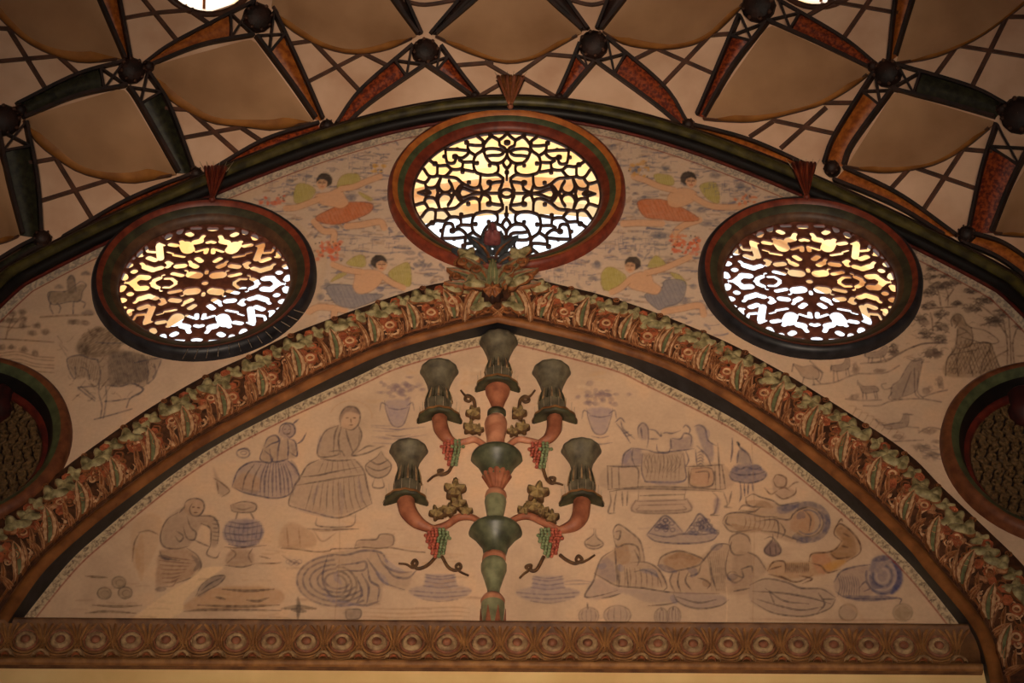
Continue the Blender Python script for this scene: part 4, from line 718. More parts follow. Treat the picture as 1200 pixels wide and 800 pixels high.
# ------------------------------------------------------------------ ribs, sails, muntins of the vault
def strip(mb, pts, wpx, off0, off1, mi=0, n=5):
    """raised flat strip lying on the vault along a traced line"""
    p = cr(pts, n); c = surf(p[:, 0], p[:, 1], off0); nr = snormal(c); t = np.gradient(c, axis=0)
    s = np.cross(nr, t); s /= np.linalg.norm(s, axis=1, keepdims=True); hwid = wpx * 0.00425 / 2; h = off1 - off0
    rows = [[c[i] - s[i] * hwid, c[i] - s[i] * hwid * 0.8 + nr[i] * h, c[i] + s[i] * hwid * 0.8 + nr[i] * h, c[i] + s[i] * hwid] for i in range(len(c))]
    mb.grid(rows, mi, cv=True); mb.add(rows[0], [(0, 1, 2, 3)], mi); mb.add(rows[-1], [(3, 2, 1, 0)], mi)
def rib(A, B, colr, t0=0.2, wp=4.5, fret=True):
    """A and B: the two traced sides, both from the broad end at the hub to the narrow end"""
    a = resample(cr(A, 6), 15); b = resample(cr(B, 6), 15)
    mb = MB(); strip(mb, a, wp, 0.0, 0.05, n=1); strip(mb, b, wp, 0.0, 0.05, n=1)
    if fret:
        i = max(int(t0 * 15), 1)
        strip(mb, [a[i], b[i]], 3.5, 0.005, 0.045, n=2); strip(mb, [a[0], b[i]], 2.5, 0.005, 0.04, n=2); strip(mb, [b[0], a[i]], 2.5, 0.005, 0.04, n=2)
    o = mb.build('vault_rib', M_dark, ceiling, smooth=False)
    i = int(t0 * 15); mb = MB(); rows = []
    for k in range(i, 15):
        q = np.array([a[k] * (1 - f) + b[k] * f for f in (0.0, 0.35, 0.65, 1.0)]); rows.append(list(surf(q[:, 0], q[:, 1], np.array([0.012, 0.03, 0.03, 0.012]))))
    mb.grid(rows); mb.build('rib_panel', colr, o)
    return o
RIBS = [
 (((96, -45), (115, 0), (145, 70)), ((130, -45), (138, 0), (151, 70)), M_orange),
 (((297, 2), (202, 51), (168, 75)), ((296, 42), (234, 54), (175, 77)), M_orange),
 (((299, 43), (340, 98), (369, 140)), ((320, 14), (354, 88), (377, 141)), M_orange),
 (((482, 54), (421, 107), (393, 146)), ((497, 77), (434, 121), (401, 151)), M_red),
 (((499, 77), (530, 98), (554, 115)), ((516, 55), (540, 88), (560, 113)), M_red),
 (((680, 52), (667, 84), (653, 115)), ((698, 73), (678, 96), (660, 118)), M_red),
 (((712, 45), (779, 102), (806, 144)), ((699, 73), (768, 123), (798, 148)), M_red),
 (((868, 18), (842, 80), (818, 136)), ((900, 27), (858, 82), (826, 138)), M_red),
 (((914, 1), (989, 45), (1029, 77)), ((901, 25), (962, 52), (1022, 81)), M_red),
 (((1057, -45), (1051, 0), (1043, 73)), ((1084, -45), (1071, 0), (1051, 66)), M_orange),
 (((1053, 77), (1140, 103), (1180, 123)), ((1046, 105), (1112, 122), (1167, 138)), M_greenrib),
 (((1026, 86), (980, 160), (967, 193)), ((1046, 107), (1000, 170), (990, 195)), M_orange),
 (((1169, 146), (1152, 200), (1136, 273)), ((1206, 175), (1184, 220), (1163, 273)), M_red),
 (((144, 73), (87, 89), (18, 123)), ((147, 101), (87, 114), (26, 139)), M_greenrib),
 (((149, 103), (162, 122), (208, 203)), ((172, 86), (196, 124), (226, 203)), M_greenrib),
 (((-4, 152), (8, 210), (25, 276)), ((29, 144), (42, 212), (47, 279)), M_greenrib),
 (((445, -25), (459, 0), (489, 41)), ((468, -25), (475, 0), (493, 41)), M_dark),
 (((582, -25), (558, 0), (510, 41)), ((556, -25), (538, 0), (504, 40)), M_dark),
 (((620, -25), (643, 0), (683, 36)), ((652, -25), (665, 0), (690, 35)), M_dark),
 (((752, -25), (733, 0), (705, 35)), ((726, -25), (714, 0), (700, 35)), M_dark),
]
for A, B, m in RIBS: rib(A, B, m)
FOOT = [  # ribs lying along the moulding
 (((372, 146), (308, 166), (248, 200)), ((380, 157), (320, 176), (262, 201)), M_red),
 (((226, 205), (150, 235), (72, 280)), ((222, 216), (145, 252), (86, 283)), M_red),
 (((804, 146), (880, 166), (955, 199)), ((820, 158), (880, 178), (944, 205)), M_orange),
 (((990, 198), (1056, 230), (1122, 277)), ((978, 212), (1050, 242), (1108, 277)), M_orange),
 (((1140, 275), (1180, 288), (1225, 320)), ((1130, 286), (1172, 304), (1215, 335)), M_orange),
 (((45, 280), (20, 292), (-25, 320)), ((50, 288), (25, 303), (-20, 332)), M_greenrib),
]
for A, B, m in FOOT: rib(A, B, m, t0=0.06, wp=4.5, fret=False)
# nodes
def hub(x, y, r):
    c = surf(x, y, 0.0)[0]; n = Vector(snormal(c)); t = n.cross(Vector((1, 0, 0))).normalized(); b = n.cross(t); c = Vector(c)
    mb = MB(); rr = r * 0.00425
    prof = [(1.15, 0.0), (1.15, 0.03), (0.95, 0.05), (0.8, 0.056), (0.6, 0.062), (0.3, 0.066), (0.01, 0.068)]
    mb.grid([[c + (t * math.cos(k * math.pi / 6) + b * math.sin(k * math.pi / 6)) * rr * q + n * h for k in range(12)] for q, h in prof], cv=True)
    o = mb.build('rib_hub', M_dark, ceiling, smooth=False)
    for k in range(8):
        an = k * math.pi / 4 + 0.2; d = t * math.cos(an) + b * math.sin(an); mb = MB()
        sph(mb, c + d * rr * 0.98 + n * 0.05, rr * 0.16, 6, 4); mb.build('hub_bead', M_muntin, o)
for x, y, r in ((4, 142, 15), (153, 84, 13), (301, 22, 15), (498, 62, 14), (696, 54, 15), (890, 8, 17), (1041, 87, 14), (1196, 136, 18)): hub(x, y, r)
for x, y, r in ((382, 150, 7), (228, 206, 7), (808, 149, 7), (976, 199, 8), (48, 282, 9), (1134, 277, 9), (556, 115, 5), (656, 117, 5), (22, 131, 6), (172, 80, 6), (1025, 80, 6), (1176, 130, 6)): hub(x, y, r)
for x, y, r in ((440, -44, 14), (602, -46, 14), (757, -44, 14), (113, -60, 14), (1071, -60, 14)): hub(x, y, r)
mb = MB(); strip(mb, [(x, -62 - 6 * math.cos((x - 600) / 640 * 1.5)) for x in range(-80, 1300, 60)], 7, 0.0, 0.06, n=3); mb.build('crown_rib', M_dark, ceiling, smooth=False)
# billowing panels: upper outline (left corner .. top corner .. right corner), lower outer edge, rim thickness in px
def sail(top, bot, rim, h=0.055, nc=30, nr=12):
    tpl = []
    for i in range(len(top) - 1): tpl.append(np.linspace(top[i], top[i + 1], 12, endpoint=False))
    tp = resample(np.vstack(tpl + [[top[-1]]]), nc); bo = resample(cr(bot, 8), nc); mb = MB(); rows = []
    u = np.linspace(0, 1, nc); fade = np.minimum(1, 6 * np.minimum(u, 1 - u)); inn = bo.copy(); inn[:, 1] -= rim * fade * (0.85 + 0.25 * np.sin(u * 9))
    for k in range(nr + 1):
        t = k / nr; q = tp * (1 - t) + inn * t
        off = 0.010 + fade * (h * t ** 1.3 - 0.028 * math.sin(math.pi * t) * np.sin(np.pi * u))
        rows.append(list(surf(q[:, 0], q[:, 1], np.maximum(off, 0.003))))
    mb.grid(rows, 0)
    mid = (inn + bo) / 2
    mb.grid([rows[-1], list(surf(mid[:, 0], mid[:, 1], 0.010 + fade * h * 0.9)), list(surf(bo[:, 0], bo[:, 1], 0.010 + fade * h * 0.55)), list(surf(bo[:, 0], bo[:, 1] - 1.5, 0.0))], 1)
    o = mb.build('vault_sail', [M_sail, M_rim], ceiling)
    b2 = bo.copy(); b2[:, 1] += 0.5; mb = MB(); strip(mb, b2[::2], 2.2, 0.0, 0.012 + h * 0.4, n=1); mb.build('sail_edge', M_muntin, o)
SAILS = [
 ([(-45, -15), (-40, -50), (94, -48), (114, 0), (143, 68)], [(-45, -15), (0, 21), (9, 30), (35, 51), (70, 67), (101, 73), (143, 69)], 12),
 ([(171, 79), (292, 46), (298, 47), (366, 140)], [(170, 80), (185, 101), (202, 119), (225, 133), (250, 144), (292, 149), (320, 152), (350, 147), (370, 144)], 12),
 ([(28, 138), (140, 104), (148, 106), (205, 202)], [(27, 141), (42, 165), (62, 182), (90, 200), (120, 209), (155, 214), (185, 209), (207, 205)], 13),
 ([(318, 8), (325, -48), (438, -48), (459, 0), (488, 42)], [(319, 8), (332, 27), (354, 43), (381, 56), (416, 63), (453, 58), (488, 43)], 8),
 ([(510, 43), (560, 0), (590, -30), (615, -30), (643, 0), (682, 38)], [(510, 43), (542, 59), (577, 71), (598, 74), (622, 70), (641, 62), (666, 48), (682, 39)], 6),
 ([(706, 37), (735, 0), (760, -40), (868, -40), (876, -2)], [(707, 38), (730, 51), (763, 57), (795, 56), (827, 46), (854, 24), (876, 0)], 8),
 ([(824, 139), (900, 30), (906, 30), (1022, 82)], [(825, 140), (850, 142), (885, 142), (930, 132), (966, 121), (999, 102), (1023, 83)], 7),
 ([(1050, 73), (1073, 0), (1087, -48), (1240, -48), (1248, -35)], [(1050, 75), (1091, 68), (1123, 56), (1156, 38), (1200, 5), (1248, -35)], 4),
 ([(992, 195), (1046, 110), (1052, 108), (1165, 142)], [(992, 196), (1030, 202), (1060, 200), (1096, 192), (1130, 174), (1165, 146)], 6),
 ([(-80, 265), (-70, 175), (-4, 172), (8, 212), (24, 272)], [(-80, 285), (-50, 292), (0, 285), (24, 276)], 6),
 ([(1166, 272), (1186, 222), (1210, 185), (1270, 190), (1280, 260)], [(1166, 274), (1200, 277), (1240, 274), (1280, 262)], 4),
]
for a, b, r in SAILS: sail(a, b, r)
MUNT = [((0, 72), (66, 66)), ((12, 38), (52, 103)), ((70, 68), (91, 87)), ((-10, 33), (11, 34)),
 ((143, 22), (178, 16), (222, 12)), ((168, 0), (206, 47)), ((228, 17), (244, 28)), ((196, 128), (224, 129)), ((224, 132), (278, 180)), ((214, 162), (280, 150)), ((282, 150), (306, 166)),
 ((37, 191), (65, 186)), ((67, 190), (107, 256)), ((47, 236), (125, 212)), ((127, 212), (150, 232)),
 ((338, 52), (367, 48)), ((368, 51), (424, 110)), ((359, 97), (425, 63)), ((425, 63), (453, 77)),
 ((536, 77), (574, 74)), ((571, 75), (593, 88)), ((562, 113), (588, 98)), ((639, 64), (674, 67)), ((636, 67), (608, 87)), ((612, 91), (653, 115)),
 ((744, 70), (768, 58)), ((771, 58), (835, 86)), ((775, 102), (830, 44)), ((830, 42), (856, 40)),
 ((947, 19), (975, 3)), ((989, 45), (1020, 0)), ((975, 2), (1050, 15)),
 ((918, 172), (966, 129)), ((909, 142), (978, 157)), ((882, 159), (903, 145)), ((969, 121), (999, 121)),
 ((1098, 87), (1119, 58)), ((1125, 54), (1205, 67)), ((1140, 101), (1179, 23)), ((1182, 20), (1205, 20)),
 ((1126, 175), (1160, 178)), ((1076, 198), (1146, 222)), ((1046, 220), (1064, 200)), ((1084, 244), (1126, 180)),
 ((0, 308), (20, 296)), ((476, 2), (498, 6), (536, 0)), ((668, 0), (694, 6), (716, 0))]
for m in MUNT:
    m = [np.array(q, float) for q in m]; d0 = m[0] - m[1]; d1 = m[-1] - m[-2]
    m[0] = m[0] + d0 / np.linalg.norm(d0) * 4; m[-1] = m[-1] + d1 / np.linalg.norm(d1) * 4
    mb = MB(); strip(mb, m, 4.6, 0.0, 0.022, n=4); mb.build('muntin', M_muntin, ceiling, smooth=False)
# skylights
for p, (x, y, r) in zip(SKYP, SKY):
    n = Vector(snormal(p)); t = n.cross(Vector((1, 0, 0))).normalized(); b = n.cross(t); c = Vector(p)
    ring = lambda R_, h, k=40: [c + (t * math.cos(q * 2 * math.pi / k) + b * math.sin(q * 2 * math.pi / k)) * R_ + n * h for q in range(k)]
    sk = empty('skylight', c); setp(sk, 'round glazed skylight in the vault, on the side of the ' + ('great horseman' if x < 600 else 'seated woman') + ' painting', 'skylight')
    mb = MB(); mb.grid([ring(r - 0.006, -0.03), ring(r - 0.004, 0.012), ring(r + 0.014, 0.014), ring(r + 0.03, 0.004), ring(r + 0.034, -0.03)], cv=True); mb.build('skylight_frame', M_muntin, sk)
    mb = MB(); mb.grid([ring(0.001, -0.05), ring(r * 0.5, -0.045), ring(r - 0.01, -0.02)], cv=True)
    g = bpy.data.materials.get('frosted_glass')
    if g is None:
        g = bpy.data.materials.new('frosted_glass'); g.use_nodes = True; nt = g.node_tree; nt.nodes.remove(nt.nodes['Principled BSDF'])
        tr = nt.nodes.new('ShaderNodeBsdfTranslucent'); tr.inputs[0].default_value = (0.95, 0.93, 0.88, 1)
        nt.links.new(tr.outputs[0], nt.nodes['Material Output'].inputs[0])
    mb.build('glass', g, sk)
    mb = MB(); tube(mb, [c + t * (r - 0.02) + n * -0.02, c - t * (r - 0.02) + n * -0.02], 0.008, 6); mb.build('glazing_bar', M_ocher, sk)

# ------------------------------------------------------------------ round windows with pierced grilles
def frame_rings(parent, cx, cz, prof, names_mats, seg=72):
    for (seg_pts, nm, m) in names_mats:
        mb = MB(); mb.grid([[(cx + r * math.cos(k * 2 * math.pi / seg), y, cz + r * math.sin(k * 2 * math.pi / seg)) for k in range(seg)] for r, y in seg_pts], cv=True)
        mb.build(nm, m, parent)
def lattice(parent, name, cx, cz, R_, y0, y1, field, N, m, base_n=None):
    g = np.linspace(-1.03, 1.03, N); h = g[1] - g[0]; gx, gz = np.meshgrid(g, g); f = field(gx, gz)
    f = np.maximum(f, np.hypot(gx, gz) - 0.975)
    fc = (f[:-1, :-1] + f[1:, 1:] + f[:-1, 1:] + f[1:, :-1]) / 4; cxm = (gx[:-1, :-1] + gx[1:, 1:]) / 2; czm = (gz[:-1, :-1] + gz[1:, 1:]) / 2
    solid = (fc > 0) & (np.hypot(cxm, czm) < 1.025)
    gy_, gx_ = np.gradient(f, h); gn = np.hypot(gx_, gy_) + 1e-6
    sp = np.pad(solid, 1); cnt = sp[:-1, :-1].astype(int) + sp[1:, :-1] + sp[:-1, 1:] + sp[1:, 1:]
    bd = (cnt > 0) & (cnt < 4) & (np.hypot(gx, gz) < 1.0); st = np.clip(-f / gn, -0.75 * h, 0.75 * h) * bd
    X = cx + R_ * (gx + st * gx_ / gn); Z = cz + R_ * (gz + st * gy_ / gn)
    idx = np.arange(N * N).reshape(N, N); q = np.stack([idx[:-1, :-1], idx[:-1, 1:], idx[1:, 1:], idx[1:, :-1]], -1)
    front = q[solid]; vf = np.stack([X.ravel(), np.full(N * N, y0), Z.ravel()], -1); vb = vf.copy(); vb[:, 1] = y1
    back = front[:, ::-1] + N * N; sides = []
    S = sp
    for (di, dj, a, b) in ((-1, 0, 0, 1), (1, 0, 2, 3), (0, -1, 3, 0), (0, 1, 1, 2)):
        nb = S[1 + di:S.shape[0] - 1 + di, 1 + dj:S.shape[1] - 1 + dj]; e = solid & ~nb; qq = q[e]
        sides.append(np.stack([qq[:, b], qq[:, a], qq[:, a] + N * N, qq[:, b] + N * N], -1))
    quads = np.vstack([front, back] + sides); v = np.vstack([vf, vb])
    used = np.unique(quads); re = np.full(len(v), -1); re[used] = np.arange(len(used))
    off = np.array(offs(parent)); o = big_mesh(name, v[used] - off, re[quads], None, m); o.parent = parent
    return o
def seg_d(x, y, a, b):
    d = (b[0] - a[0], b[1] - a[1]); L = d[0] ** 2 + d[1] ** 2 + 1e-12; t = np.clip(((x - a[0]) * d[0] + (y - a[1]) * d[1]) / L, 0, 1)
    return np.hypot(x - a[0] - t * d[0], y - a[1] - t * d[1])
CL = [[(1060, 610), (1000, 572), (900, 580), (830, 570), (765, 540), (742, 450), (765, 370), (830, 320), (852, 260), (838, 215), (780, 170)],
 [(850, 330), (880, 400), (930, 450), (1000, 472), (1004, 540), (960, 572)], [(870, 380), (940, 370), (1020, 367), (1060, 340), (1030, 310), (950, 297), (880, 302), (850, 325)],
 [(930, 450), (1010, 452), (1060, 425), (1090, 385), (1098, 340)], [(1098, 512), (1062, 465), (1060, 425)], [(1098, 340), (1070, 290), (1020, 262), (1008, 210), (940, 170), (895, 195), (860, 240)],
 [(940, 170), (1010, 200), (1070, 160), (1098, 125)], [(755, 370), (690, 322), (682, 262), (760, 265), (845, 265)], [(690, 322), (560, 310), (440, 308)], [(690, 322), (676, 362), (620, 400), (560, 390)],
 [(440, 318), (450, 400), (470, 450), (535, 452), (560, 395)], [(740, 440), (640, 442), (590, 420)], [(632, 442), (618, 510), (520, 520), (460, 480), (370, 482), (280, 430)], [(620, 520), (745, 542)],
 [(362, 480), (358, 585), (280, 592), (222, 520)], [(510, 530), (450, 592), (358, 588)], [(450, 600), (560, 610), (640, 670), (740, 712), (810, 690), (822, 572)],
 [(290, 600), (240, 660), (140, 635)], [(240, 660), (262, 712), (350, 705), (402, 612)], [(402, 612), (385, 700), (430, 758), (500, 750), (524, 700), (490, 640)], [(524, 700), (555, 765), (600, 705), (640, 670)],
 [(820, 690), (850, 752), (920, 722), (940, 662), (1060, 642)], [(1060, 612), (1042, 690), (1018, 740)], [(100, 795), (250, 745), (300, 765)], [(555, 765), (640, 718), (740, 750), (850, 765), (1020, 765)], [(1098, 512), (1098, 620)], [(450, 400), (430, 380)],
 [(640, 670), (600, 765)], [(262, 712), (250, 745), (270, 765)], [(362, 700), (380, 765)]]
CB = [(665, 235, 26), (545, 385, 30), (335, 462, 28), (920, 160, 26), (780, 452, 22), (915, 475, 20), (630, 545, 22), (700, 655, 22), (915, 655, 30), (290, 775, 28), (765, 772, 24), (1098, 232, 34), (1098, 548, 24), (565, 305, 18), (425, 385, 16), (845, 245, 22)]
def field_center(gx, gz):
    x = -np.abs(gx); y = np.abs(gz); best = np.full(x.shape, 9.0)
    for s_ in CL:
        p = cr([((a - 1098) / 1000, (765 - b) / 658) for a, b in s_], 4)
        for i in range(len(p) - 1): best = np.minimum(best, seg_d(x, y, p[i], p[i + 1]))
    f = 0.0145 - best
    for a, b, r in CB: f = np.maximum(f, r / 1000 * 1.1 - np.hypot(x - (a - 1098) / 1000, y - (765 - b) / 658))
    f = np.maximum(f, 0.014 - np.abs(np.hypot(x, y) - 0.06))
    f = np.maximum(f, 0.016 - np.abs(np.hypot(x, y) - 0.985))
    return f
# holes of the side grilles, traced in one quadrant: capsules (x0, y0, x1, y1, r)
SH = [(300, 395, 330, 345, 52), (330, 345, 385, 300, 22), (440, 348, 500, 338, 26), (627, 350, 588, 505, 27), (575, 348, 640, 322, 16), (665, 428, 730, 422, 20), (768, 365, 752, 415, 12), (650, 520, 715, 495, 28), (570, 608, 650, 632, 28), (650, 632, 735, 604, 32), (735, 604, 788, 558, 18),
 (320, 582, 390, 590, 30), (335, 480, 440, 462, 18), (470, 560, 500, 545, 24), (485, 590, 500, 600, 20), (185, 592, 225, 572, 28), (225, 572, 262, 530, 16), (140, 528, 178, 500, 26), (185, 296, 228, 306, 34), (150, 235, 182, 285, 20), (90, 385, 98, 435, 18), (120, 392, 200, 418, 18), (150, 692, 222, 684, 42), (325, 694, 420, 674, 24),
 (380, 766, 432, 730, 18), (432, 730, 495, 732, 18), (565, 728, 610, 748, 24), (600, 748, 640, 781, 20), (705, 722, 775, 716, 34), (775, 716, 850, 772, 28), (852, 652, 856, 655, 28), (922, 582, 930, 586, 32), (948, 730, 962, 700, 30), (822, 420, 830, 475, 20), (790, 470, 800, 480, 12), (530, 235, 545, 262, 26), (415, 165, 425, 200, 24), (295, 222, 320, 208, 28), (200, 148, 285, 150, 16), (56, 160, 90, 155, 22), (600, 250, 640, 240, 9), (690, 290, 700, 285, 9), (880, 500, 890, 510, 14), (56, 640, 56, 672, 16), (280, 640, 290, 636, 14), (56, 300, 90, 310, 22), (470, 440, 520, 425, 14), (880, 770, 930, 781, 14), (520, 690, 530, 694, 14)]
def field_side(gx, gz):
    x = np.abs(gx); y = np.abs(gz); hole = np.full(x.shape, 9.0)
    for a, b, c, d, r in SH:
        hole = np.minimum(hole, seg_d(x, y, ((a - 56) / 950, (781 - b) / 687), ((c - 56) / 950, (781 - d) / 687)) - r / 630)
    return np.minimum(hole, np.hypot(x, y) - 0.042)
for i, (cx, cz, ro, ri) in enumerate(WIN):
    o = empty('window_%d' % (i + 1), (cx, D, cz - ro))
    setp(o, ['largest round window with fine scrolled grille, behind the carved crest', 'round window with thick pierced grille above the great horseman painting', 'round window with thick pierced grille above the sheep painting'][i], 'window', kind='structure')
    if i == 0:
        frame_rings(o, cx, cz, None, [([(ro + 0.004, D + 0.02), (ro, D - 0.03), (ro - 0.012, D - 0.05), (ro - 0.022, D - 0.052)], 'frame_outer_bead', M_redfr),
            ([(ro - 0.022, D - 0.052), (ro - 0.034, D - 0.048), (ro - 0.046, D - 0.036)], 'frame_ochre_band', M_ocher),
            ([(ro - 0.046, D - 0.036), (ro - 0.06, D - 0.034), (ro - 0.074, D - 0.022)], 'frame_green_band', M_greenp),
            ([(ro - 0.074, D - 0.022), (ro - 0.095, D - 0.014), (ri, D + 0.0), (ri, D + 0.03), (ri + 0.03, D + 0.05)], 'frame_inner_band', M_redfr)])
        lattice(o, 'grille', cx, cz, ri + 0.004, D + 0.006, D + 0.018, field_center, 300, M_lat_thin)
    else:
        frame_rings(o, cx, cz, None, [([(ro + 0.004, D + 0.02), (ro, D - 0.04), (ro - 0.014, D - 0.06), (ro - 0.026, D - 0.06)], 'frame_outer_bead', M_navy),
            ([(ro - 0.026, D - 0.06), (ro - 0.038, D - 0.056), (ro - 0.05, D - 0.044)], 'frame_red_band', M_redfr),
            ([(ro - 0.05, D - 0.044), (ro - 0.066, D - 0.04), (ro - 0.084, D - 0.026)], 'frame_green_band', mat('dark_olive_frame', (70, 66, 44), (44, 40, 28), scale=20, rough=0.5)),
            ([(ro - 0.084, D - 0.026), (ro - 0.10, D - 0.02), (ri, D + 0.0), (ri, D + 0.05), (ri + 0.03, D + 0.07)], 'frame_inner_band', mat('brown_inner_frame', (96, 66, 44), (64, 40, 26), scale=20, rough=0.5))])
        lattice(o, 'grille', cx, cz, ri + 0.004, D + 0.012, D + 0.023, field_side, 260, M_lat_thick)
# blind round panels at the feet of the arch, frames like the windows, filled with dark fretwork
M_fret = mat('dark_fretwork', (112, 84, 50), (64, 44, 26), scale=60, rough=0.6)
def field_fret(gx, gz):
    hole = np.full(gx.shape, 9.0); R2 = np.random.default_rng(3)
    s_ = 0.115
    jx = gx + 0.03 * np.sin(gz * 17); jz = gz + 0.03 * np.sin(gx * 15)
    ix = np.round(jx / s_); a = jx - ix * s_; zz = jz + (ix % 2) * s_ / 2; b = zz - np.round(zz / s_) * s_
    r = np.hypot(a, b); f = 0.012 - np.abs(r - 0.042); f = np.maximum(f, 0.013 - r)
    return np.maximum(f, 0.011 - np.abs(a + 0.4 * b))
for i, (cx, cz, ro) in enumerate(NICHE):
    o = empty('round_panel', (cx, D, cz - ro)); setp(o, 'blind round panel of dark fretwork ' + ('beside the great horseman painting' if i == 0 else 'beside the seated woman painting'), 'panel')
    frame_rings(o, cx, cz, None, [([(ro + 0.004, D + 0.02), (ro, D - 0.04), (ro - 0.02, D - 0.058), (ro - 0.04, D - 0.055)], 'frame_outer_bead', mat('brown_panel_frame', (120, 70, 42), (84, 44, 26), scale=20, rough=0.5)),
        ([(ro - 0.04, D - 0.055), (ro - 0.06, D - 0.045), (ro - 0.075, D - 0.03)], 'frame_green_band', M_greenp), ([(ro - 0.075, D - 0.03), (ro - 0.09, D + 0.0), (ro - 0.105, D + 0.03)], 'frame_dark_band', M_black),
        ([(ro - 0.105, D + 0.03), (ro - 0.12, D + 0.028), (ro - 0.135, D + 0.05), (ro - 0.13, D + 0.075)], 'frame_inner_band', M_maroon)])
    mb = MB(); mb.grid([[(cx + r * math.cos(k * math.pi / 24), D + 0.075, cz + r * math.sin(k * math.pi / 24)) for k in range(48)] for r in (0.001, ro)], cv=True); mb.build('backing', M_black, o)
    lattice(o, 'fretwork', cx, cz, ro - 0.115, D + 0.05, D + 0.07, field_fret, 170, M_fret)
    bx = W1(1196 if i else 2, 475 if i else 472, D + 0.02); mb = MB(); px_ = 0.0038
    lathe(mb, [(bx.z + 0.10, 0.001), (bx.z + 0.095, 0.05), (bx.z + 0.07, 0.07), (bx.z + 0.03, 0.055), (bx.z - 0.01, 0.075), (bx.z - 0.05, 0.07), (bx.z - 0.09, 0.035), (bx.z - 0.10, 0.001)], bx.x + (0.02 if i else -0.03), D + 0.04, 16)
    mb.build('boss', mat('dark_maroon_boss', (70, 24, 20), (40, 14, 12), scale=20, rough=0.6), o)

# ------------------------------------------------------------------ carved arch band
def side_curves(inn, out, n=240):
    a = np.array(cr(inn, 10)); b = np.array(cr(out, 10))
    return resample(wall(a[:, 0], a[:, 1], YB), n), resample(wall(b[:, 0], b[:, 1], YB + 0.02), n)
SIDES = {'L': side_curves(ARCH_IN_L, ARCH_OUT_L), 'R': side_curves(ARCH_IN_R, ARCH_OUT_R)}
band = structure(empty('trim_2', W1(583, 377, YB)), 'broad pointed arch band carved with leaves, flowers and scrolls over the painted panel', 'arch band')
def at(side, t, v, lift=0.0):
    a, b = SIDES[side]; n = len(a) - 1; q = min(max(t, 0), 1) * n; i = min(int(q), n - 1); f = q - i
    pa = a[i] * (1 - f) + a[i + 1] * f; pb = b[i] * (1 - f) + b[i + 1] * f
    return Vector(pa * (1 - v) + pb * v) + Vector((0, -lift, 0))
def frame(side, t, v, ang=0.0, s=1.0, lift=0.0, flip=False):
    p = at(side, t, v, lift); x = (at(side, min(t + 0.01, 1), v) - at(side, max(t - 0.01, 0), v)); x.y = 0; x.normalize()
    y = (at(side, t, 1) - at(side, t, 0)); y.y = 0; y -= x * y.dot(x); y.normalize()
    if flip: x = -x
    c, sn = math.cos(ang), math.sin(ang); X = x * c + y * sn; Y = -x * sn + y * c; Z = Vector((0, -1, 0)); X *= s; Y *= s; Z *= s
    return Matrix(((X.x, Y.x, Z.x, p.x), (X.y, Y.y, Z.y, p.y), (X.z, Y.z, Z.z, p.z), (0, 0, 0, 1)))
for sd, soff in (('L', TYMP_L), ('R', TYMP_R)):
    a, b = SIDES[sd]; n = len(a)
    mb = MB(); rows = []
    for i in range(0, n, 2):
        rows.append([a[i] * (1 - v) + b[i] * v + np.array([0, -h, 0]) for v, h in ((0.12, 0.0), (0.3, 0.006), (0.55, 0.012), (0.8, 0.008), (0.97, 0.0))] + [b[i] + np.array([0, 0.045, 0])])
    mb.grid(rows); mb.build('band_ground', M_ground, band)
    mb = MB(); rows = []
    for i in range(0, n, 2): rows.append([a[i] * (1 - v) + b[i] * v + np.array([0, -h, 0]) for v, h in ((0.0, -0.004), (0.02, 0.014), (0.06, 0.020), (0.11, 0.016), (0.15, 0.004), (0.17, -0.01))])
    mb.grid(rows); mb.build('fillet', M_fillet, band)
    mb = MB(); tube(mb, [a[i] * 0.79 + b[i] * 0.21 + np.array([0, -0.008, 0]) for i in range(0, n, 3)], 0.006, 6); mb.build('fillet_bead', M_brownc, band)
    t_ = np.array(cr(soff, 10)); t_ = resample(wall(t_[:, 0], t_[:, 1], DT + 0.002), n)
    mb = MB(); mb.grid([[a[i] + np.array([0, 0.004, 0]), a[i] * 0.5 + t_[i] * 0.5 + np.array([0, 0.004, 0]), t_[i]] for i in range(0, n, 2)]); mb.build('soffit', M_navy, band)
def me_blade(L, Wd, bend, mats, serr=0.0, zh=0.02):
    """long leaf: spine along +Y bending to +X, green midrib, cream flesh, brown edges"""
    mb = MB(); rows = []; n = 11
    for i in range(n):
        t = i / (n - 1); y = L * t; x = bend * t * t; wd = Wd * (math.sin(math.pi * min(1, 0.12 + 0.88 * t)) ** 0.7) * (1 + serr * (-1) ** i)
        rows.append([(x + wd * k, y, zz) for k, zz in ((-1.0, 0.0), (-0.84, zh * 0.9), (-0.38, zh * 0.8), (-0.26, zh * 0.45), (0.26, zh * 0.45), (0.38, zh * 0.8), (0.84, zh * 0.9), (1.0, 0.0))])
    mi = {0: 1, 1: 0, 2: 1, 3: 2, 4: 1, 5: 0, 6: 1}
    mb.grid(rows, lambda i, j: mi[j]); return mb.mesh('blade', mats)
def me_lobed(R_, lobes, depth, zh, mats, seg=30, tail=0.5):
    mb = MB(); rows = []
    for q, zz in ((0.02, zh), (0.35, zh * 1.15), (0.65, zh * 0.9), (0.9, zh * 0.75), (1.0, zh * 0.3), (1.0, -0.004)):
        row = []
        for k in range(seg):
            th = k * 2 * math.pi / seg; r = R_ * (1 - depth * q * (0.5 - 0.5 * math.cos(lobes * th))) * (1 + tail * max(0, math.cos(th)) ** 6)
            row.append((r * q * math.cos(th), r * q * math.sin(th), zz + (0.35 * zh * math.cos(lobes * th) * q if q < 0.95 else 0)))
        rows.append(row)
    mb.grid(rows, lambda i, j: 0 if i < 3 else (1 if i < 4 else len(mats) - 1), cv=True); return mb.mesh('lobed', mats)
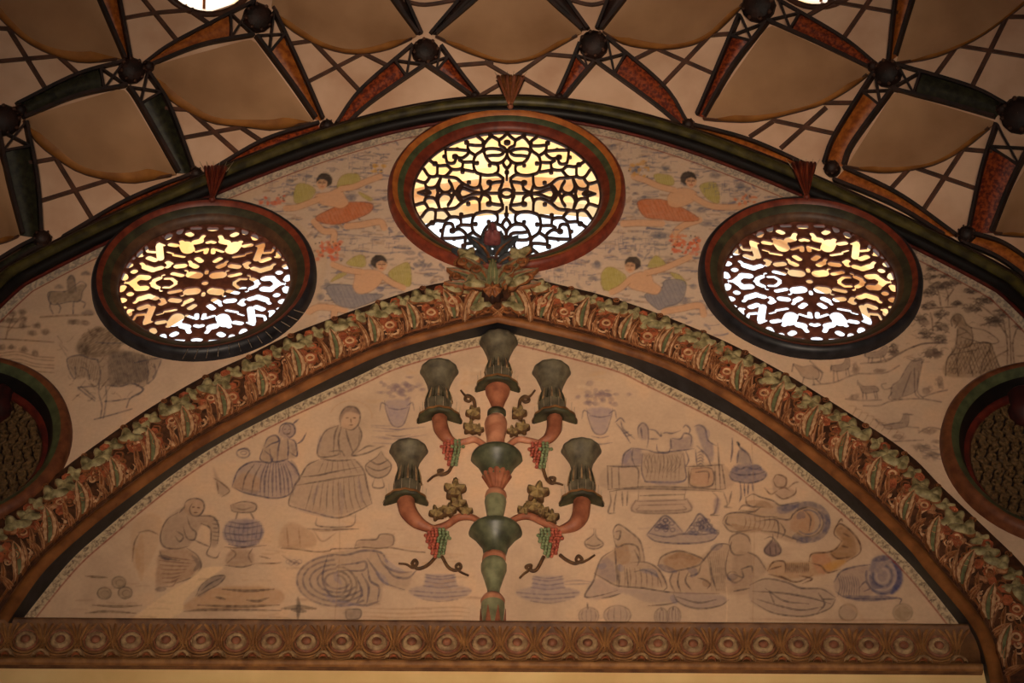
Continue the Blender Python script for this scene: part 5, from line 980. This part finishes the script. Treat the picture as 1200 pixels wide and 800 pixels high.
def me_rosette(R_, petals, mats, zh=0.018, seg=32):
    mb = MB(); rows = []
    for q, zz, lob in ((0.02, 0.7, 0), (0.16, 0.75, 0), (0.24, 0.45, 0), (0.34, 0.5, 0), (0.48, 0.95, 0), (0.6, 0.6, 0.0), (0.72, 0.75, 0.5), (0.92, 0.8, 1), (1.0, 0.4, 1), (0.98, -0.1, 1)):
        rows.append([(R_ * q * (1 - 0.16 * lob * (0.5 - 0.5 * math.cos(petals * k * 2 * math.pi / seg))) * math.cos(k * 2 * math.pi / seg), R_ * q * (1 - 0.16 * lob * (0.5 - 0.5 * math.cos(petals * k * 2 * math.pi / seg))) * math.sin(k * 2 * math.pi / seg), zh * zz) for k in range(seg)])
    mi = [1, 2, 2, 0, 0, 1, 1, 1, 1]
    mb.grid(rows, lambda i, j: mi[i], cv=True); return mb.mesh('rosette', mats)
def me_scroll(pts, r, m, seg=6):
    mb = MB(); p = cr(pts, 5); n = len(p); tube(mb, [(a, b, r * 0.8) for a, b in p], [r * (0.55 + 0.45 * math.sin(math.pi * min(1, 0.15 + i / n))) for i in range(n)], seg); return mb.mesh('scroll', [m])
def me_curl(r0, turns, r, m):
    mb = MB(); n = 18; tube(mb, [(r0 * (1 - 0.8 * i / n) * math.cos(i / n * turns * 6.283), r0 * (1 - 0.8 * i / n) * math.sin(i / n * turns * 6.283), 0.008 + 0.008 * i / n) for i in range(n + 1)], [r * (0.6 + 0.6 * i / n) for i in range(n + 1)], 6); return mb.mesh('curl', [m])
ME_blade = me_blade(0.165, 0.031, 0.045, [M_cream, M_brownc, M_leafgreen], 0.07, 0.026)
M_tan = mat('tan_carving', (178, 130, 90), (126, 80, 48), scale=40, rough=0.6)
ME_blade2 = me_blade(0.15, 0.012, 0.05, [M_tan, M_brownc, M_cream], 0.0, 0.02)
ME_blade3 = me_blade(0.09, 0.011, 0.02, [M_tan, M_brownc, M_brownc], 0.0, 0.016)
ME_lob = me_lobed(0.055, 4, 0.34, 0.022, [M_palegreen, M_brownc, M_ground]); ME_lob2 = me_lobed(0.048, 3, 0.38, 0.024, [M_palegreen, M_brownc, M_ground], tail=0.8)  # dark last colour on the leaf sides paints in the undercut shade
ME_ros = me_rosette(0.031, 8, [M_cream, M_rosered, M_brownc]); ME_ros2 = me_rosette(0.022, 6, [M_rosered, M_rosered, M_brownc], 0.026)
ME_sc = me_scroll([(-0.05, -0.03), (-0.02, 0.0), (0.0, 0.035), (0.03, 0.045), (0.045, 0.02), (0.03, 0.005)], 0.006, M_brownc)
ME_sprig = me_lobed(0.026, 3, 0.5, 0.014, [M_tan, M_brownc, M_ground], tail=0.8)  # sides again coloured dark for painted undercut shade
ME_sc2 = me_scroll([(-0.04, 0.0), (0.0, 0.02), (0.04, 0.0), (0.045, -0.025)], 0.005, M_cream)
ME_curl = me_curl(0.022, 1.4, 0.006, M_brownc); ME_curl2 = me_curl(0.024, 1.2, 0.006, M_cream)
mbx = MB(); sph(mbx, (0, 0, 0.006), 0.0095, 8, 5); ME_berry = mbx.mesh('berry', [M_brownc])
mbx = MB(); sph(mbx, (0, 0, 0.006), 0.009, 8, 5); ME_bud = mbx.mesh('bud', [M_cream])
for sd in ('L', 'R'):
    a, b = SIDES[sd]; Ltot = np.linalg.norm(np.diff((a + b) / 2, axis=0), axis=1).sum(); PER = 0.20; n = int((Ltot - 0.10) / PER); T0 = 0.085 / Ltot
    def put(me, nm, s, v, ang=0.0, sc_=1.0, lift=0.0, flip=False, vert=False):
        t = T0 + s * PER / Ltot
        if vert and 0 <= t <= 1: ang += 0.92 * math.acos(max(-1, min(1, frame(sd, t, v).col[1].z)))
        if 0 <= t <= 1: instance(me, nm, band, frame(sd, t, v, ang + random.uniform(-0.1, 0.1), sc_ * random.uniform(0.93, 1.08), lift + 0.002, flip))
    for k in range(n):
        put(ME_blade, 'acanthus_leaf', k + 0.62, 0.19, 0.05, 1.0, 0.008, vert=True)
        put(ME_blade2, 'slender_leaf', k + 0.44, 0.18, 0.10, 0.95, 0.005, vert=True); put(ME_blade2, 'slender_leaf', k + 0.80, 0.18, 0.05, 1.0, 0.005, vert=True)
        put(ME_blade3, 'slender_leaf', k + 1.02, 0.17, 0.75, 0.95, 0.004); put(ME_blade3, 'slender_leaf', k + 0.32, 0.17, 0.85, 0.8, 0.004); put(ME_blade3, 'slender_leaf', k + 0.92, 0.17, 0.45, 1.0, 0.004)
        put(ME_lob, 'vine_leaf', k + 0.00, 0.72, random.uniform(3.9, 4.9), 0.95, 0.006); put(ME_lob2, 'vine_leaf', k + 0.34, 0.74, random.uniform(3.6, 4.6), 1.0, 0.007)
        put(ME_lob, 'vine_leaf', k + 0.66, 0.78, random.uniform(4.0, 5.0), 0.70, 0.006)
        put(ME_ros, 'rosette', k + 0.13, 0.40, 0, 1.1, 0.008); put(ME_ros2, 'rosette', k + 0.84, 0.78, 0, 1.05, 0.006); put(ME_ros2, 'rosette', k + 0.22, 0.52, 0, 1.0, 0.006)
        put(ME_ros2, 'rosette', k + 0.92, 0.56, 0, 0.85, 0.006)
        put(ME_sc, 'scroll', k + 0.12, 0.33, 0.3, 0.9, 0.008); put(ME_sc, 'scroll', k + 0.94, 0.56, 2.0, 0.8, 0.008); put(ME_sc2, 'scroll', k + 0.10, 0.29, 3.14, 0.9, 0.008); put(ME_sc2, 'scroll', k + 0.28, 0.50, 1.6, 0.8, 0.008)
        put(ME_curl, 'curl', k + 0.95, 0.46, 0.6, 0.9, 0.008); put(ME_curl, 'curl', k + 0.18, 0.90, 2.6, 0.7, 0.010); put(ME_curl2, 'curl', k + 0.32, 0.40, 2.6, 0.8, 0.008)
        lo_ = 3 if k < 4 else 7
        for q in range(lo_):
            me_, nm_, s_ = random.choice(((ME_sc, 'scroll', 0.85), (ME_curl, 'curl', 0.95), (ME_ros2, 'rosette', 0.8), (ME_curl2, 'curl', 0.8), (ME_sc2, 'scroll', 0.9), (ME_sprig, 'sprig', 0.9)))
            if k < 4: put(me_, nm_, k + random.choice((0.02, 0.16, 0.28, 0.9, 1.0)) + random.uniform(-0.06, 0.06), random.uniform(0.26, 0.68), random.uniform(0, 6.28), s_, 0.005)
            else: put(me_, nm_, k + random.uniform(0.28, 0.72), random.uniform(0.42, 0.70), random.uniform(0, 6.28), s_ * 1.05, 0.005)
        if k >= 4: put(ME_ros, 'rosette', k + 0.46, 0.56, 0, 0.95, 0.006); put(ME_blade3, 'slender_leaf', k + 0.86, 0.30, 0.1, 1.1, 0.005, vert=True)
        for q in range(4): put(ME_berry, 'berry', k + random.uniform(0.0, 0.3) - (0.1 if q > 1 else 0), random.uniform(0.52, 0.74), 0, 1.0, 0.010)
        for q in range(3): put(ME_bud, 'bud', k + random.uniform(-0.1, 0.25), random.uniform(0.22, 0.36), 0, 0.85, 0.008)
# leafage at the point of the arch and the crest standing above it
crest = empty('carved_crest', W1(577, 345, YB)); setp(crest, 'carved leafy crest with dark red bud rising in front of the largest window', 'ornament')
def wmat(x, y, Y, ang, s=1.0, flip=1):
    p = W1(x, y, Y); c, sn = math.cos(ang), math.sin(ang); X = Vector((c, 0, sn)) * s * flip; Yv = Vector((-sn, 0, c)) * s; Z = Vector((0, -1, 0)) * s
    return Matrix(((X.x, Yv.x, Z.x, p.x), (X.y, Yv.y, Z.y, p.y), (X.z, Yv.z, Z.z, p.z), (0, 0, 0, 1)))
M_dkleaf = mat('dark_blue_green_leaf', (70, 74, 76), (40, 40, 44), scale=30, rough=0.5)
M_budred = mat('dark_red_bud', (134, 74, 70), (86, 42, 44), scale=30, rough=0.5)
ME_acan = me_blade(0.185, 0.036, 0.075, [mat('grey_olive_leaf', (136, 122, 92), (78, 68, 50), scale=30, rough=0.5), M_brownc, M_leafgreen], 0.10, 0.03); ME_acd = me_blade(0.16, 0.032, 0.085, [M_dkleaf, M_dkleaf, M_brownc], 0.12, 0.03)
ME_cst = me_blade(0.23, 0.034, 0.0, [M_leafgreen, M_palegreen, M_leafgreen], 0.03, 0.045); ME_big = me_lobed(0.05, 5, 0.4, 0.04, [M_brownc, M_brownc], tail=0.5)
YCR = YB - 0.03
for sg in (-1, 1):
    x0 = 577
    instance(ME_acd, 'dark_leaf', crest, wmat(x0 + sg * 8, 312, YCR + 0.005, -sg * 0.55, 1.0, sg)); instance(ME_acd, 'dark_leaf', crest, wmat(x0 + sg * 4, 304, YCR, -sg * 0.15, 0.95, sg))
    instance(ME_acan, 'curled_leaf', crest, wmat(x0 + sg * 6, 338, YCR - 0.012, -sg * 0.22, 1.12, sg)); instance(ME_acan, 'curled_leaf', crest, wmat(x0 + sg * 10, 338, YCR - 0.005, -sg * 0.62, 1.0, sg))
    instance(ME_acan, 'curled_leaf', crest, wmat(x0 + sg * 16, 340, YCR, -sg * 0.98, 0.8, sg)); instance(ME_curl, 'curl', crest, wmat(x0 + sg * 36, 310, YCR - 0.02, 0.5, 1.5, sg)); instance(ME_curl, 'curl', crest, wmat(x0 + sg * 43, 327, YCR - 0.02, 0.9, 1.3, sg))
    instance(ME_lob, 'curled_leaf', crest, wmat(x0 + sg * 30, 300, YCR - 0.02, 1.57 - sg * 0.9, 0.95, sg)); instance(ME_curl, 'curl', crest, wmat(x0 + sg * 19, 318, YCR - 0.03, 0.3, 1.3, sg)); instance(ME_lob2, 'curled_leaf', crest, wmat(x0 + sg * 24, 333, YCR - 0.02, 1.57 - sg * 1.2, 1.0, sg))
    instance(ME_blade2, 'slender_leaf', band, wmat(583 + sg * 38, 380, YB - 0.006, -sg * 0.1, 1.5, -sg)); instance(ME_blade, 'acanthus_leaf', band, wmat(583 + sg * 30, 372, YB - 0.008, sg * 0.05, 1.15, -sg))
    instance(ME_ros, 'rosette', band, wmat(583 + sg * 52, 355, YB - 0.012, 0, 1.1)); instance(ME_lob, 'vine_leaf', band, wmat(583 + sg * 48, 338, YB - 0.012, 1.57 + sg * 1.2, 0.95))
    instance(ME_lob2, 'vine_leaf', band, wmat(583 + sg * 16, 358, YB - 0.012, -1.57 + sg * 0.8, 1.0)); instance(ME_curl, 'curl', band, wmat(583 + sg * 13, 366, YB - 0.01, 0.4, 1.2, sg))
    instance(ME_blade3, 'slender_leaf', band, wmat(583 + sg * 5, 372, YB - 0.012, sg * 0.9, 1.0, sg))
instance(ME_cst, 'stem_leaf', crest, wmat(577, 344, YCR - 0.02, 0.0, 0.85))
instance(me_lobed(0.042, 3, 0.25, 0.06, [M_budred, M_budred], tail=0.5), 'bud', crest, wmat(577, 281, YCR - 0.045, 1.57, 1.0))
instance(me_lobed(0.062, 7, 0.4, 0.035, [M_dkleaf, M_dkleaf], tail=0.2), 'bud_leaf', crest, wmat(577, 283, YCR - 0.01, 1.57, 1.0))
instance(me_lobed(0.05, 8, 0.3, 0.05, [M_brownc, M_dark], tail=0.1), 'cup', crest, wmat(577, 347, YCR - 0.01, 1.57, 1.0))

# ------------------------------------------------------------------ shells on the moulding
def shell(x, y, wpx, hpx, m, label):
    p = W1(x, y, D - 0.06); s = empty('shell_ornament', p); setp(s, label, 'ornament'); k = 0.0041; n = 7
    body = MB(); hgt = hpx * 0.0056
    for i in range(n):
        a0 = (i - n / 2) / n * 1.1; a1 = (i + 1 - n / 2) / n * 1.1; am = (a0 + a1) / 2; top = hgt * (1.0 + 0.05 * math.cos(am * 2))
        wv = wpx * k / 1.04
        rows = []
        for t in (0.0, 0.25, 0.5, 0.75, 0.95, 1.03):
            q = (0.1 + 0.9 * min(t, 1)) * wv; z_ = p.z + top * t; dp = 0.012 + 0.035 * t - (0.03 if t > 1 else 0)
            rows.append([(p.x + q * a0, p.y - dp, z_), (p.x + q * (a0 * 0.6 + am * 0.4), p.y - dp - 0.012, z_), (p.x + q * (a1 * 0.6 + am * 0.4), p.y - dp - 0.012, z_), (p.x + q * a1, p.y - dp, z_)])
        mb = MB(); mb.grid(rows); mb.build('shell_rib', m[i % len(m)], s)
        body.grid([[(a, b + 0.02, c) for a, b, c in (r[0], r[3])] for r in rows])
    body.build('shell_back', M_dark, s); mb = MB(); sph(mb, (p.x, p.y - 0.014, p.z), 0.016, 8, 6); mb.build('shell_foot', m[0], s)
shell(598, 127, 34, 34, [M_terra, M_brownc], 'terracotta fan shell above the largest window')
shell(249, 236, 27, 34, [M_redfr, M_maroon], 'plain red fan shell above the window nearer the great horseman')
shell(945, 233, 29, 36, [M_redfr, M_maroon], 'plain red fan shell above the window nearer the sheep')

# ------------------------------------------------------------------ rosette cornice
zt = float(wall(560., 733., DT - 0.03)[2]); zbot = float(wall(560., 785., DT - 0.03)[2]); xl = -2.35; xr = float(wall(1152., 760., DT - 0.1)[0])
cor = empty('rosette_cornice', ((xl + xr) / 2, DT, zbot)); setp(cor, 'brown moulded cornice with a row of rosettes running below the painted panel', 'cornice')
H = zt - zbot; yf = DT - 0.06
prof = [(DT + 0.02, zt), (yf - 0.004, zt), (yf - 0.012, zt - 0.008), (yf - 0.006, zt - 0.018), (yf + 0.004, zt - 0.024), (yf + 0.010, zt - H * 0.4), (yf + 0.020, zt - H * 0.7), (yf + 0.022, zbot + 0.04), (yf + 0.016, zbot + 0.036), (yf + 0.012, zbot + 0.018), (yf + 0.02, zbot), (DT + 0.02, zbot)]
mb = MB(); mb.grid([[(x, a, b) for a, b in prof] for x in np.linspace(xl, xr, 60)]); mb.add([(xr, a, b) for a, b in prof], [tuple(range(len(prof)))]); mb.build('cornice_body', M_cornice, cor)
mb = MB(); tube(mb, [(x, yf + 0.016, zbot + 0.018) for x in np.linspace(xl, xr, 20)], 0.017, 8); mb.build('cornice_roll', M_cornice_hi, cor)
ME_cr = me_rosette(0.040, 14, [M_cream_dull, M_rosered, M_cornice], 0.022); ME_cr.materials[1] = M_cream_dull; 
def me_croset():
    mb = MB(); seg = 28; R_ = 0.040
    for (q0, q1, z0, z1, z2, mi, lob) in ((0.02, 0.42, 0.020, 0.020, 0.012, 1, 0), (0.46, 0.92, 0.012, 0.018, 0.008, 0, 1), (0.95, 1.12, 0.006, 0.012, 0.0, 1, 0)):
        rows = []
        for q, zz in ((q0, z0), ((q0 + q1) / 2, z1), (q1, z2), (q1, -0.004)):
            rows.append([(R_ * q * (1 - 0.06 * lob * (k % 2)) * math.cos(k * 2 * math.pi / seg), R_ * q * (1 - 0.06 * lob * (k % 2)) * math.sin(k * 2 * math.pi / seg), zz) for k in range(seg)])
        mb.grid(rows, mi, cv=True)
    return mb.mesh('cornice_rosette', [M_cream_dull, mat('dull_rose', (142, 88, 60), (100, 58, 38), scale=40, rough=0.6)])
def me_arc(R_, a0, a1, r, m):
    mb = MB(); tube(mb, [(R_ * math.cos(t), R_ * math.sin(t), 0.002) for t in np.linspace(a0, a1, 14)], r, 5); return mb.mesh('arc', [m])
def me_fan(m):
    mb = MB()
    for i in range(5):
        a = (i - 2) * 0.16; tube(mb, [(math.sin(a) * 0.02, 0.0, 0.002), (math.sin(a) * 0.10, 0.05, 0.008), (math.sin(a) * 0.22, 0.10, 0.006)], [0.003, 0.006, 0.008], 5)
    return mb.mesh('fan', [m])
ME_cr = me_croset(); ME_a1 = me_arc(0.052, math.pi * 0.95, math.pi * 2.05, 0.004, M_cornice_hi); ME_a2 = me_arc(0.064, math.pi * 0.92, math.pi * 2.08, 0.004, M_cornice_hi); ME_a3 = me_arc(0.075, math.pi * 1.02, math.pi * 1.98, 0.003, M_cornice_hi); ME_fan = me_fan(M_cornice_hi)
def me_half():
    mb = MB(); n = 14
    for (r0, r1, zz, mi) in ((0.002, 0.013, 0.014, 1), (0.015, 0.028, 0.012, 0)):
        mb.grid([[(r * math.cos(math.pi * k / n), r * math.sin(math.pi * k / n), z_) for k in range(n + 1)] for r, z_ in ((r0, zz), ((r0 + r1) / 2, zz + 0.003), (r1, zz - 0.006), (r1, -0.004))], mi)
    return mb.mesh('half', [M_cream_dull, M_rosered])
ME_half = me_half()
def cmat(x, z_, y, k=1.1): return Matrix(((k, 0, 0, x), (0, 0, -k, y), (0, k, 0, z_), (0, 0, 0, 1)))
zr = zt - H * 0.47; step = 0.1365; x = float(wall(565., 757., yf)[0]) - 15 * step; yro = yf + 0.012
while x < xr - 0.05:
    if x > xl + 0.05:
        instance(ME_cr, 'rosette', cor, cmat(x, zr, yro)); instance(ME_a1, 'ring_arc', cor, cmat(x, zr, yro)); instance(ME_a2, 'ring_arc', cor, cmat(x, zr, yro)); instance(ME_a3, 'ring_arc', cor, cmat(x, zr + 0.004, yro + 0.002))
        if x + step / 2 < xr - 0.03: instance(ME_fan, 'palmette', cor, cmat(x + step / 2, zr - 0.01, yro + 0.003)); instance(ME_half, 'half_rosette', cor, cmat(x + step / 2, zbot + 0.036, yf + 0.014, 1.25))
    x += step

# ------------------------------------------------------------------ candelabrum in stucco relief
can = empty('wall_candelabrum', W1(577, 733, DT)); setp(can, 'painted stucco candelabrum with five cups, grapes and tendrils on the painted panel', 'candelabrum')
YA = DT
def plathe(name, x, prof, m, parent=can, scallop=None, seg=32, xs=None):
    mb = MB(); pr = []
    for y, hwid in prof:
        c = wall(float(x), float(y), YA); r = float(wall(float(x) + hwid, float(y), YA)[0] - c[0]); pr.append((float(c[2]), max(r, 0.0005)))
    c = wall(float(x), float(prof[len(prof) // 2][0]), YA); lathe(mb, pr, float(c[0]), YA, seg, scallop=scallop)
    return mb.build(name, m, parent)
def cup(x, rim, waist, base, disc, xd, hw=22.5):
    o = plathe('cup', x, [(rim + 1, hw - 6), (rim, hw - 1), (rim + 1.5, hw), (rim + 4, hw - 0.5), (rim + 9, hw - 4.5), (waist - 5, 13.5), (waist, 12), (waist + 7, 12.2), (base - 5, 14), (base, 16), (base + 3, 15.5), (base + 9, 15), (disc - 5, 13)], M_cup, scallop=[0.02] * 13, seg=48)
    for k in range(9):   # pale pointed leaves round the foot of the cup
        a = math.pi * (k + 0.5) / 9; c = wall(float(x), float(base), YA); r0 = float(wall(float(x) + 16, float(base), YA)[0] - c[0]); c2 = wall(float(x), float(waist + 3), YA); mb = MB()
        d = Vector((math.cos(a), -math.sin(a), 0)); tube(mb, [Vector((c[0], YA, c[2])) + d * r0, Vector((c[0], YA, (c[2] + c2[2]) / 2)) + d * r0 * 0.92, Vector((c[0], YA, c2[2])) + d * r0 * 0.8], [0.005, 0.004, 0.001], 5)
        mb.build('cup_leaf', M_cupdark if k % 2 else M_cream_dull, o)
    mb = MB(); c = wall(float(x), float(rim), YA); r0 = float(wall(float(x) + hw - 5, float(rim), YA)[0] - c[0])
    plathe('cup_disc', xd, [(disc - 8, 12), (disc - 5, 22), (disc - 3, 25.5), (disc, 26), (disc + 1, 24), (disc - 1, 17), (disc - 4, 8)], M_cupdark, scallop=[0, 0.01, 0.03, 0.03, 0.02, 0, 0], seg=48)
    o2 = plathe('disc_edge', xd, [(disc - 4.5, 25.2), (disc - 3, 26.4), (disc - 1.5, 26.2)], M_cornice_hi, scallop=[0.03] * 3, seg=48)
cup(584, 400, 423, 439, 459, 583); cup(514, 434, 457, 474, 496, 515); cup(646.5, 435, 458, 475, 496, 650); cup(478, 527, 548, 570, 592, 475.5); cup(681.5, 527, 549, 571, 593, 681.5, 23.5)
plathe('stem_cone', 583, [(456, 15), (463, 13.5), (472, 9), (480, 6), (484, 6)], M_terra)
plathe('stem_ring', 582, [(482, 8), (483, 11), (487, 11), (489, 9)], M_cupdark)
plathe('stem_vase', 581, [(489, 8), (492, 12), (497, 13.5), (505, 12.5), (515, 10.5), (524, 11), (528, 9)], M_pink)
plathe('stem_dish', 582, [(533, 12), (535, 26), (537, 30), (540, 30.5), (543, 28), (549, 21), (557, 16), (562, 14)], M_dish, seg=40)
plathe('stem_fan', 582, [(557, 16), (559, 16.5), (566, 12), (574, 7.5), (580, 6)], M_terra, scallop=[0.08, 0.08, 0.08, 0.06, 0.0], seg=48)
plathe('stem_ring', 581, [(577, 9), (578, 12), (582, 13), (585, 12)], M_pink)
plathe('stem_vase', 580.5, [(584, 12), (588, 13), (597, 11.5), (606, 9.5), (612, 9)], M_vase)
plathe('stem_dish', 580.5, [(618, 10), (620, 26), (623, 30.5), (626, 31.5), (629, 30), (634, 23), (643, 15), (652, 13)], M_dish, seg=40)
plathe('stem_ring', 579, [(650, 11), (652, 13.5), (656, 14), (659, 13)], M_pink)
plathe('stem_vase', 578.5, [(658, 13), (662, 15.2), (669, 15), (680, 11), (691, 7.5), (699, 7)], M_vase)
plathe('stem_ring', 577.5, [(697, 8), (700, 12), (704, 14.5), (708, 14)], M_pink)
plathe('stem_pot', 577.5, [(706, 13.5), (712, 14), (722, 13), (736, 11.5), (745, 11)], M_vase)
for k in range(4):
    a = math.pi * (k + 0.5) / 4; c = wall(577.5, 745., YA); c2 = wall(577.5, 717., YA); r0 = 0.047; d = Vector((math.cos(a), -math.sin(a), 0)); s_ = Vector((math.sin(a), math.cos(a), 0)); mb = MB()
    b0 = Vector((c[0], YA, c[2])) + d * r0; t0 = Vector((c[0], YA, c2[2])) + d * (r0 + 0.006); mb.grid([[b0 - s_ * 0.018, b0 + d * 0.01, b0 + s_ * 0.018], [t0 - s_ * 0.0015, t0 + d * 0.002, t0 + s_ * 0.0015]]); mb.build('pot_leaf', M_terra, can)
def ptube(name, pts, rad, m, depth=None, parent=can, seg=10):
    p = cr(pts, 6); n = len(p); d = np.linspace(depth[0], depth[1], n) if depth else np.full(n, 0.02)
    if depth and len(depth) == 3: tt = np.linspace(0, 1, n); d = depth[0] * (1 - tt) ** 2 + 2 * depth[1] * tt * (1 - tt) + depth[2] * tt ** 2
    q = [W1(a, b, YA - dd) for (a, b), dd in zip(p, d)]
    r = np.interp(np.linspace(0, 1, n), np.linspace(0, 1, len(rad)), rad) * 0.0036
    mb = MB(); tube(mb, q, list(r), seg); return mb.build(name, m, parent)
for sg, cx in ((-1, 583), (1, 583)):
    A = [(475.5, 588), (479, 600), (490, 612), (506, 620)] if sg < 0 else [(682, 589), (680, 604), (672, 615), (656, 621)]
    ptube('horn', A, [10.5, 10, 8, 4.5], M_terra, (0.03, 0.045, 0.025)); B = [(506, 620), (523, 615), (538, 606), (553, 606), (565, 613)] if sg < 0 else [(656, 621), (641, 614), (622, 605), (608, 606), (596, 612)]
    ptube('arm', B, [4, 4.5, 4.5, 4, 3.5], M_terra, (0.022, 0.03))
    A = [(515, 491), (517, 502), (524, 513), (534, 519)] if sg < 0 else [(650, 491), (649, 503), (643, 513), (632, 519)]
    ptube('horn', A, [9.5, 9, 7, 4], M_terra, (0.03, 0.045, 0.025)); B = [(534, 519), (546, 517), (557, 515), (570, 523)] if sg < 0 else [(632, 519), (619, 516), (606, 515), (594, 523)]
    ptube('arm', B, [3.8, 4, 4, 3.5], M_pink, (0.022, 0.03))
def bunch(x, y, wpx, hpx, left, right):
    k = 0.0036; half = {-1: MB(), 1: MB()}; row = 0; yy = -hpx / 2
    while yy < hpx / 2:
        t = (yy + hpx / 2) / hpx; wd = wpx / 2 * min(1.0, 0.72 + 1.2 * t) * (1 - 0.72 * max(0, t - 0.25) / 0.75); px = -wd + (2.2 if row % 2 else 0.2)
        while px <= wd:
            u = px / (wd + 1); dep = 0.014 + 0.032 * math.sqrt(max(0, 1 - u * u)) * (1 - 0.35 * t)
            sph(half[-1 if px < 0 else 1], W1(x + px, y + yy, YA - dep), 2.25 * k, 8, 6); px += 4.3
        yy += 3.5; row += 1
    setp(half[-1].build('grapes', left, can), kind='stuff'); setp(half[1].build('grapes', right, can), kind='stuff')
bunch(513, 637, 30, 34, M_grapeR, M_grapeG); bunch(645, 637, 30, 34, M_grapeG, M_grapeR); bunch(530, 531, 26, 30, M_grapeR, M_grapeG); bunch(633, 534, 26, 30, M_grapeR, M_grapeG)
ME_vl = me_lobed(0.046, 5, 0.42, 0.03, [M_vleaf, M_vine], tail=0.1); ME_vs = me_lobed(0.034, 5, 0.4, 0.028, [M_vleaf, M_vine], tail=0.1)
for (x, y, s_, me) in ((533, 576, 1.1, ME_vl), (537, 592, 1.1, ME_vs), (526, 600, 1.0, ME_vs), (512, 603, 1.0, ME_vs), (546, 601, 0.9, ME_vs), (630, 579, 1.1, ME_vl), (625, 596, 1.1, ME_vs), (636, 601, 0.9, ME_vs), (646, 608, 1.0, ME_vs), (614, 600, 0.9, ME_vs),
                       (555, 486, 1.05, ME_vs), (551, 503, 1.0, ME_vs), (560, 505, 0.8, ME_vs), (608, 486, 1.05, ME_vs), (612, 503, 1.0, ME_vs), (601, 507, 0.8, ME_vs), (561, 617, 0.7, ME_vs), (600, 617, 0.7, ME_vs)):
    instance(me, 'vine_leaf', can, wmat(x, y, YA - 0.025, 1.57 + random.uniform(-0.4, 0.4), s_))
TEND = [[(540, 457), (545, 463), (552, 466), (550, 470), (545, 468), (548, 463), (555, 468), (557, 480)], [(627, 457), (621, 464), (613, 467), (615, 471), (620, 469), (616, 464), (610, 468), (608, 480)],
 [(467, 660), (476, 661), (484, 665), (489, 660), (486, 656), (483, 661), (490, 666), (501, 662), (511, 652)], [(549, 674), (540, 670), (534, 664), (538, 660), (540, 665), (533, 668), (525, 664), (518, 652)],
 [(609, 677), (614, 672), (619, 668), (616, 664), (622, 662), (622, 668), (629, 667), (637, 652)], [(697, 650), (688, 656), (680, 659), (675, 656), (678, 651), (682, 656), (674, 660), (664, 656), (656, 650)],
 [(501, 564), (508, 558), (515, 555), (519, 551), (514, 551), (516, 556), (525, 553), (530, 545)], [(660, 568), (653, 566), (647, 565), (644, 560), (650, 560), (648, 566), (641, 562), (636, 548)]]
for t in TEND: ptube('tendril', t, [1.2, 1.9, 2.2], M_vine, (0.03, 0.02), seg=6)

# ------------------------------------------------------------------ outside: sunlit brick parapet seen through the grilles

def ext_arch():
    o = structure(empty('wall_outside', (0, 8.5, 0)), 'sunlit ochre brick arch outside, seen through the pierced grilles', 'wall')
    xs = np.linspace(-3.2, 3.2, 41); low = lambda x: 10.98 - 0.24 * x * x + 0.05 * x; y0, y1 = 8.5, 8.6
    mb = MB(); mb.grid([[(x, y1, low(x)), (x, y0, low(x)), (x, y0, low(x) + 0.14), (x, y0 - 0.05, low(x) + 0.15), (x, y0 - 0.05, low(x) + 0.24), (x, y0, low(x) + 0.25), (x, y0, 14.0), (x, y1, 14.0)] for x in xs]); mb.build('arch_face', M_brick, o, smooth=False)
    for sx in (-1, 1):
        mb = MB(); a, b = sorted((sx * 3.2, sx * 4.2)); v = [(x, y, z) for x in (a, b) for y in (y0, y1) for z in (0, 14.0)]; mb.add(v, [(0, 1, 3, 2), (4, 6, 7, 5), (0, 4, 5, 1), (2, 3, 7, 6), (1, 5, 7, 3)]); mb.build('arch_pier', M_brick, o, smooth=False)
ext_arch()

# ------------------------------------------------------------------ thin wire spikes that keep birds off the ledges
M_wire = mat('pale_wire', (176, 158, 130), (130, 112, 90), scale=40, rough=0.5)
win2 = bpy.data.objects['window_2']; cx, cz, ro, ri = WIN[1]
for k in range(13):
    a = math.radians(-92 + 5.2 * k); d = Vector((math.cos(a), 0, math.sin(a))); p0 = Vector((cx, D - 0.058, cz)) + d * (ro - 0.02); mb = MB()
    tube(mb, [p0, p0 + d * 0.075 + Vector((-0.012, -0.015, 0.0))], 0.0016, 5); mb.build('bird_spike', M_wire, win2)
for o in [q for q in bpy.data.objects if q.name.startswith('cup_disc')]:
    vs = [o.matrix_basis.translation + can.location + v.co for v in o.data.vertices]; c = sum(vs, Vector()) / len(vs); zt_ = max(v.z for v in vs); r = max(abs(v.x - c.x) for v in vs) * 0.86
    for k in range(8):
        a = math.pi * (k + 0.5) / 8; p0 = Vector((c.x + r * math.cos(a), DT - r * math.sin(a), zt_ - 0.012)); mb = MB()
        tube(mb, [p0, p0 + Vector((0.004 * math.cos(a), -0.004, 0.05))], 0.0011, 5); mb.build('bird_spike', M_wire, o)
for o in [q for q in bpy.data.objects if q.name.startswith('shell_ornament')]:
    for k in range(6):
        mb = MB(); p0 = Vector((o.location.x + (k - 2.5) * 0.02, o.location.y - 0.03, o.location.z + 0.175)); tube(mb, [p0, p0 + Vector(((k - 2.5) * 0.012, -0.01, 0.06))], 0.0014, 5); mb.build('bird_spike', M_wire, o)
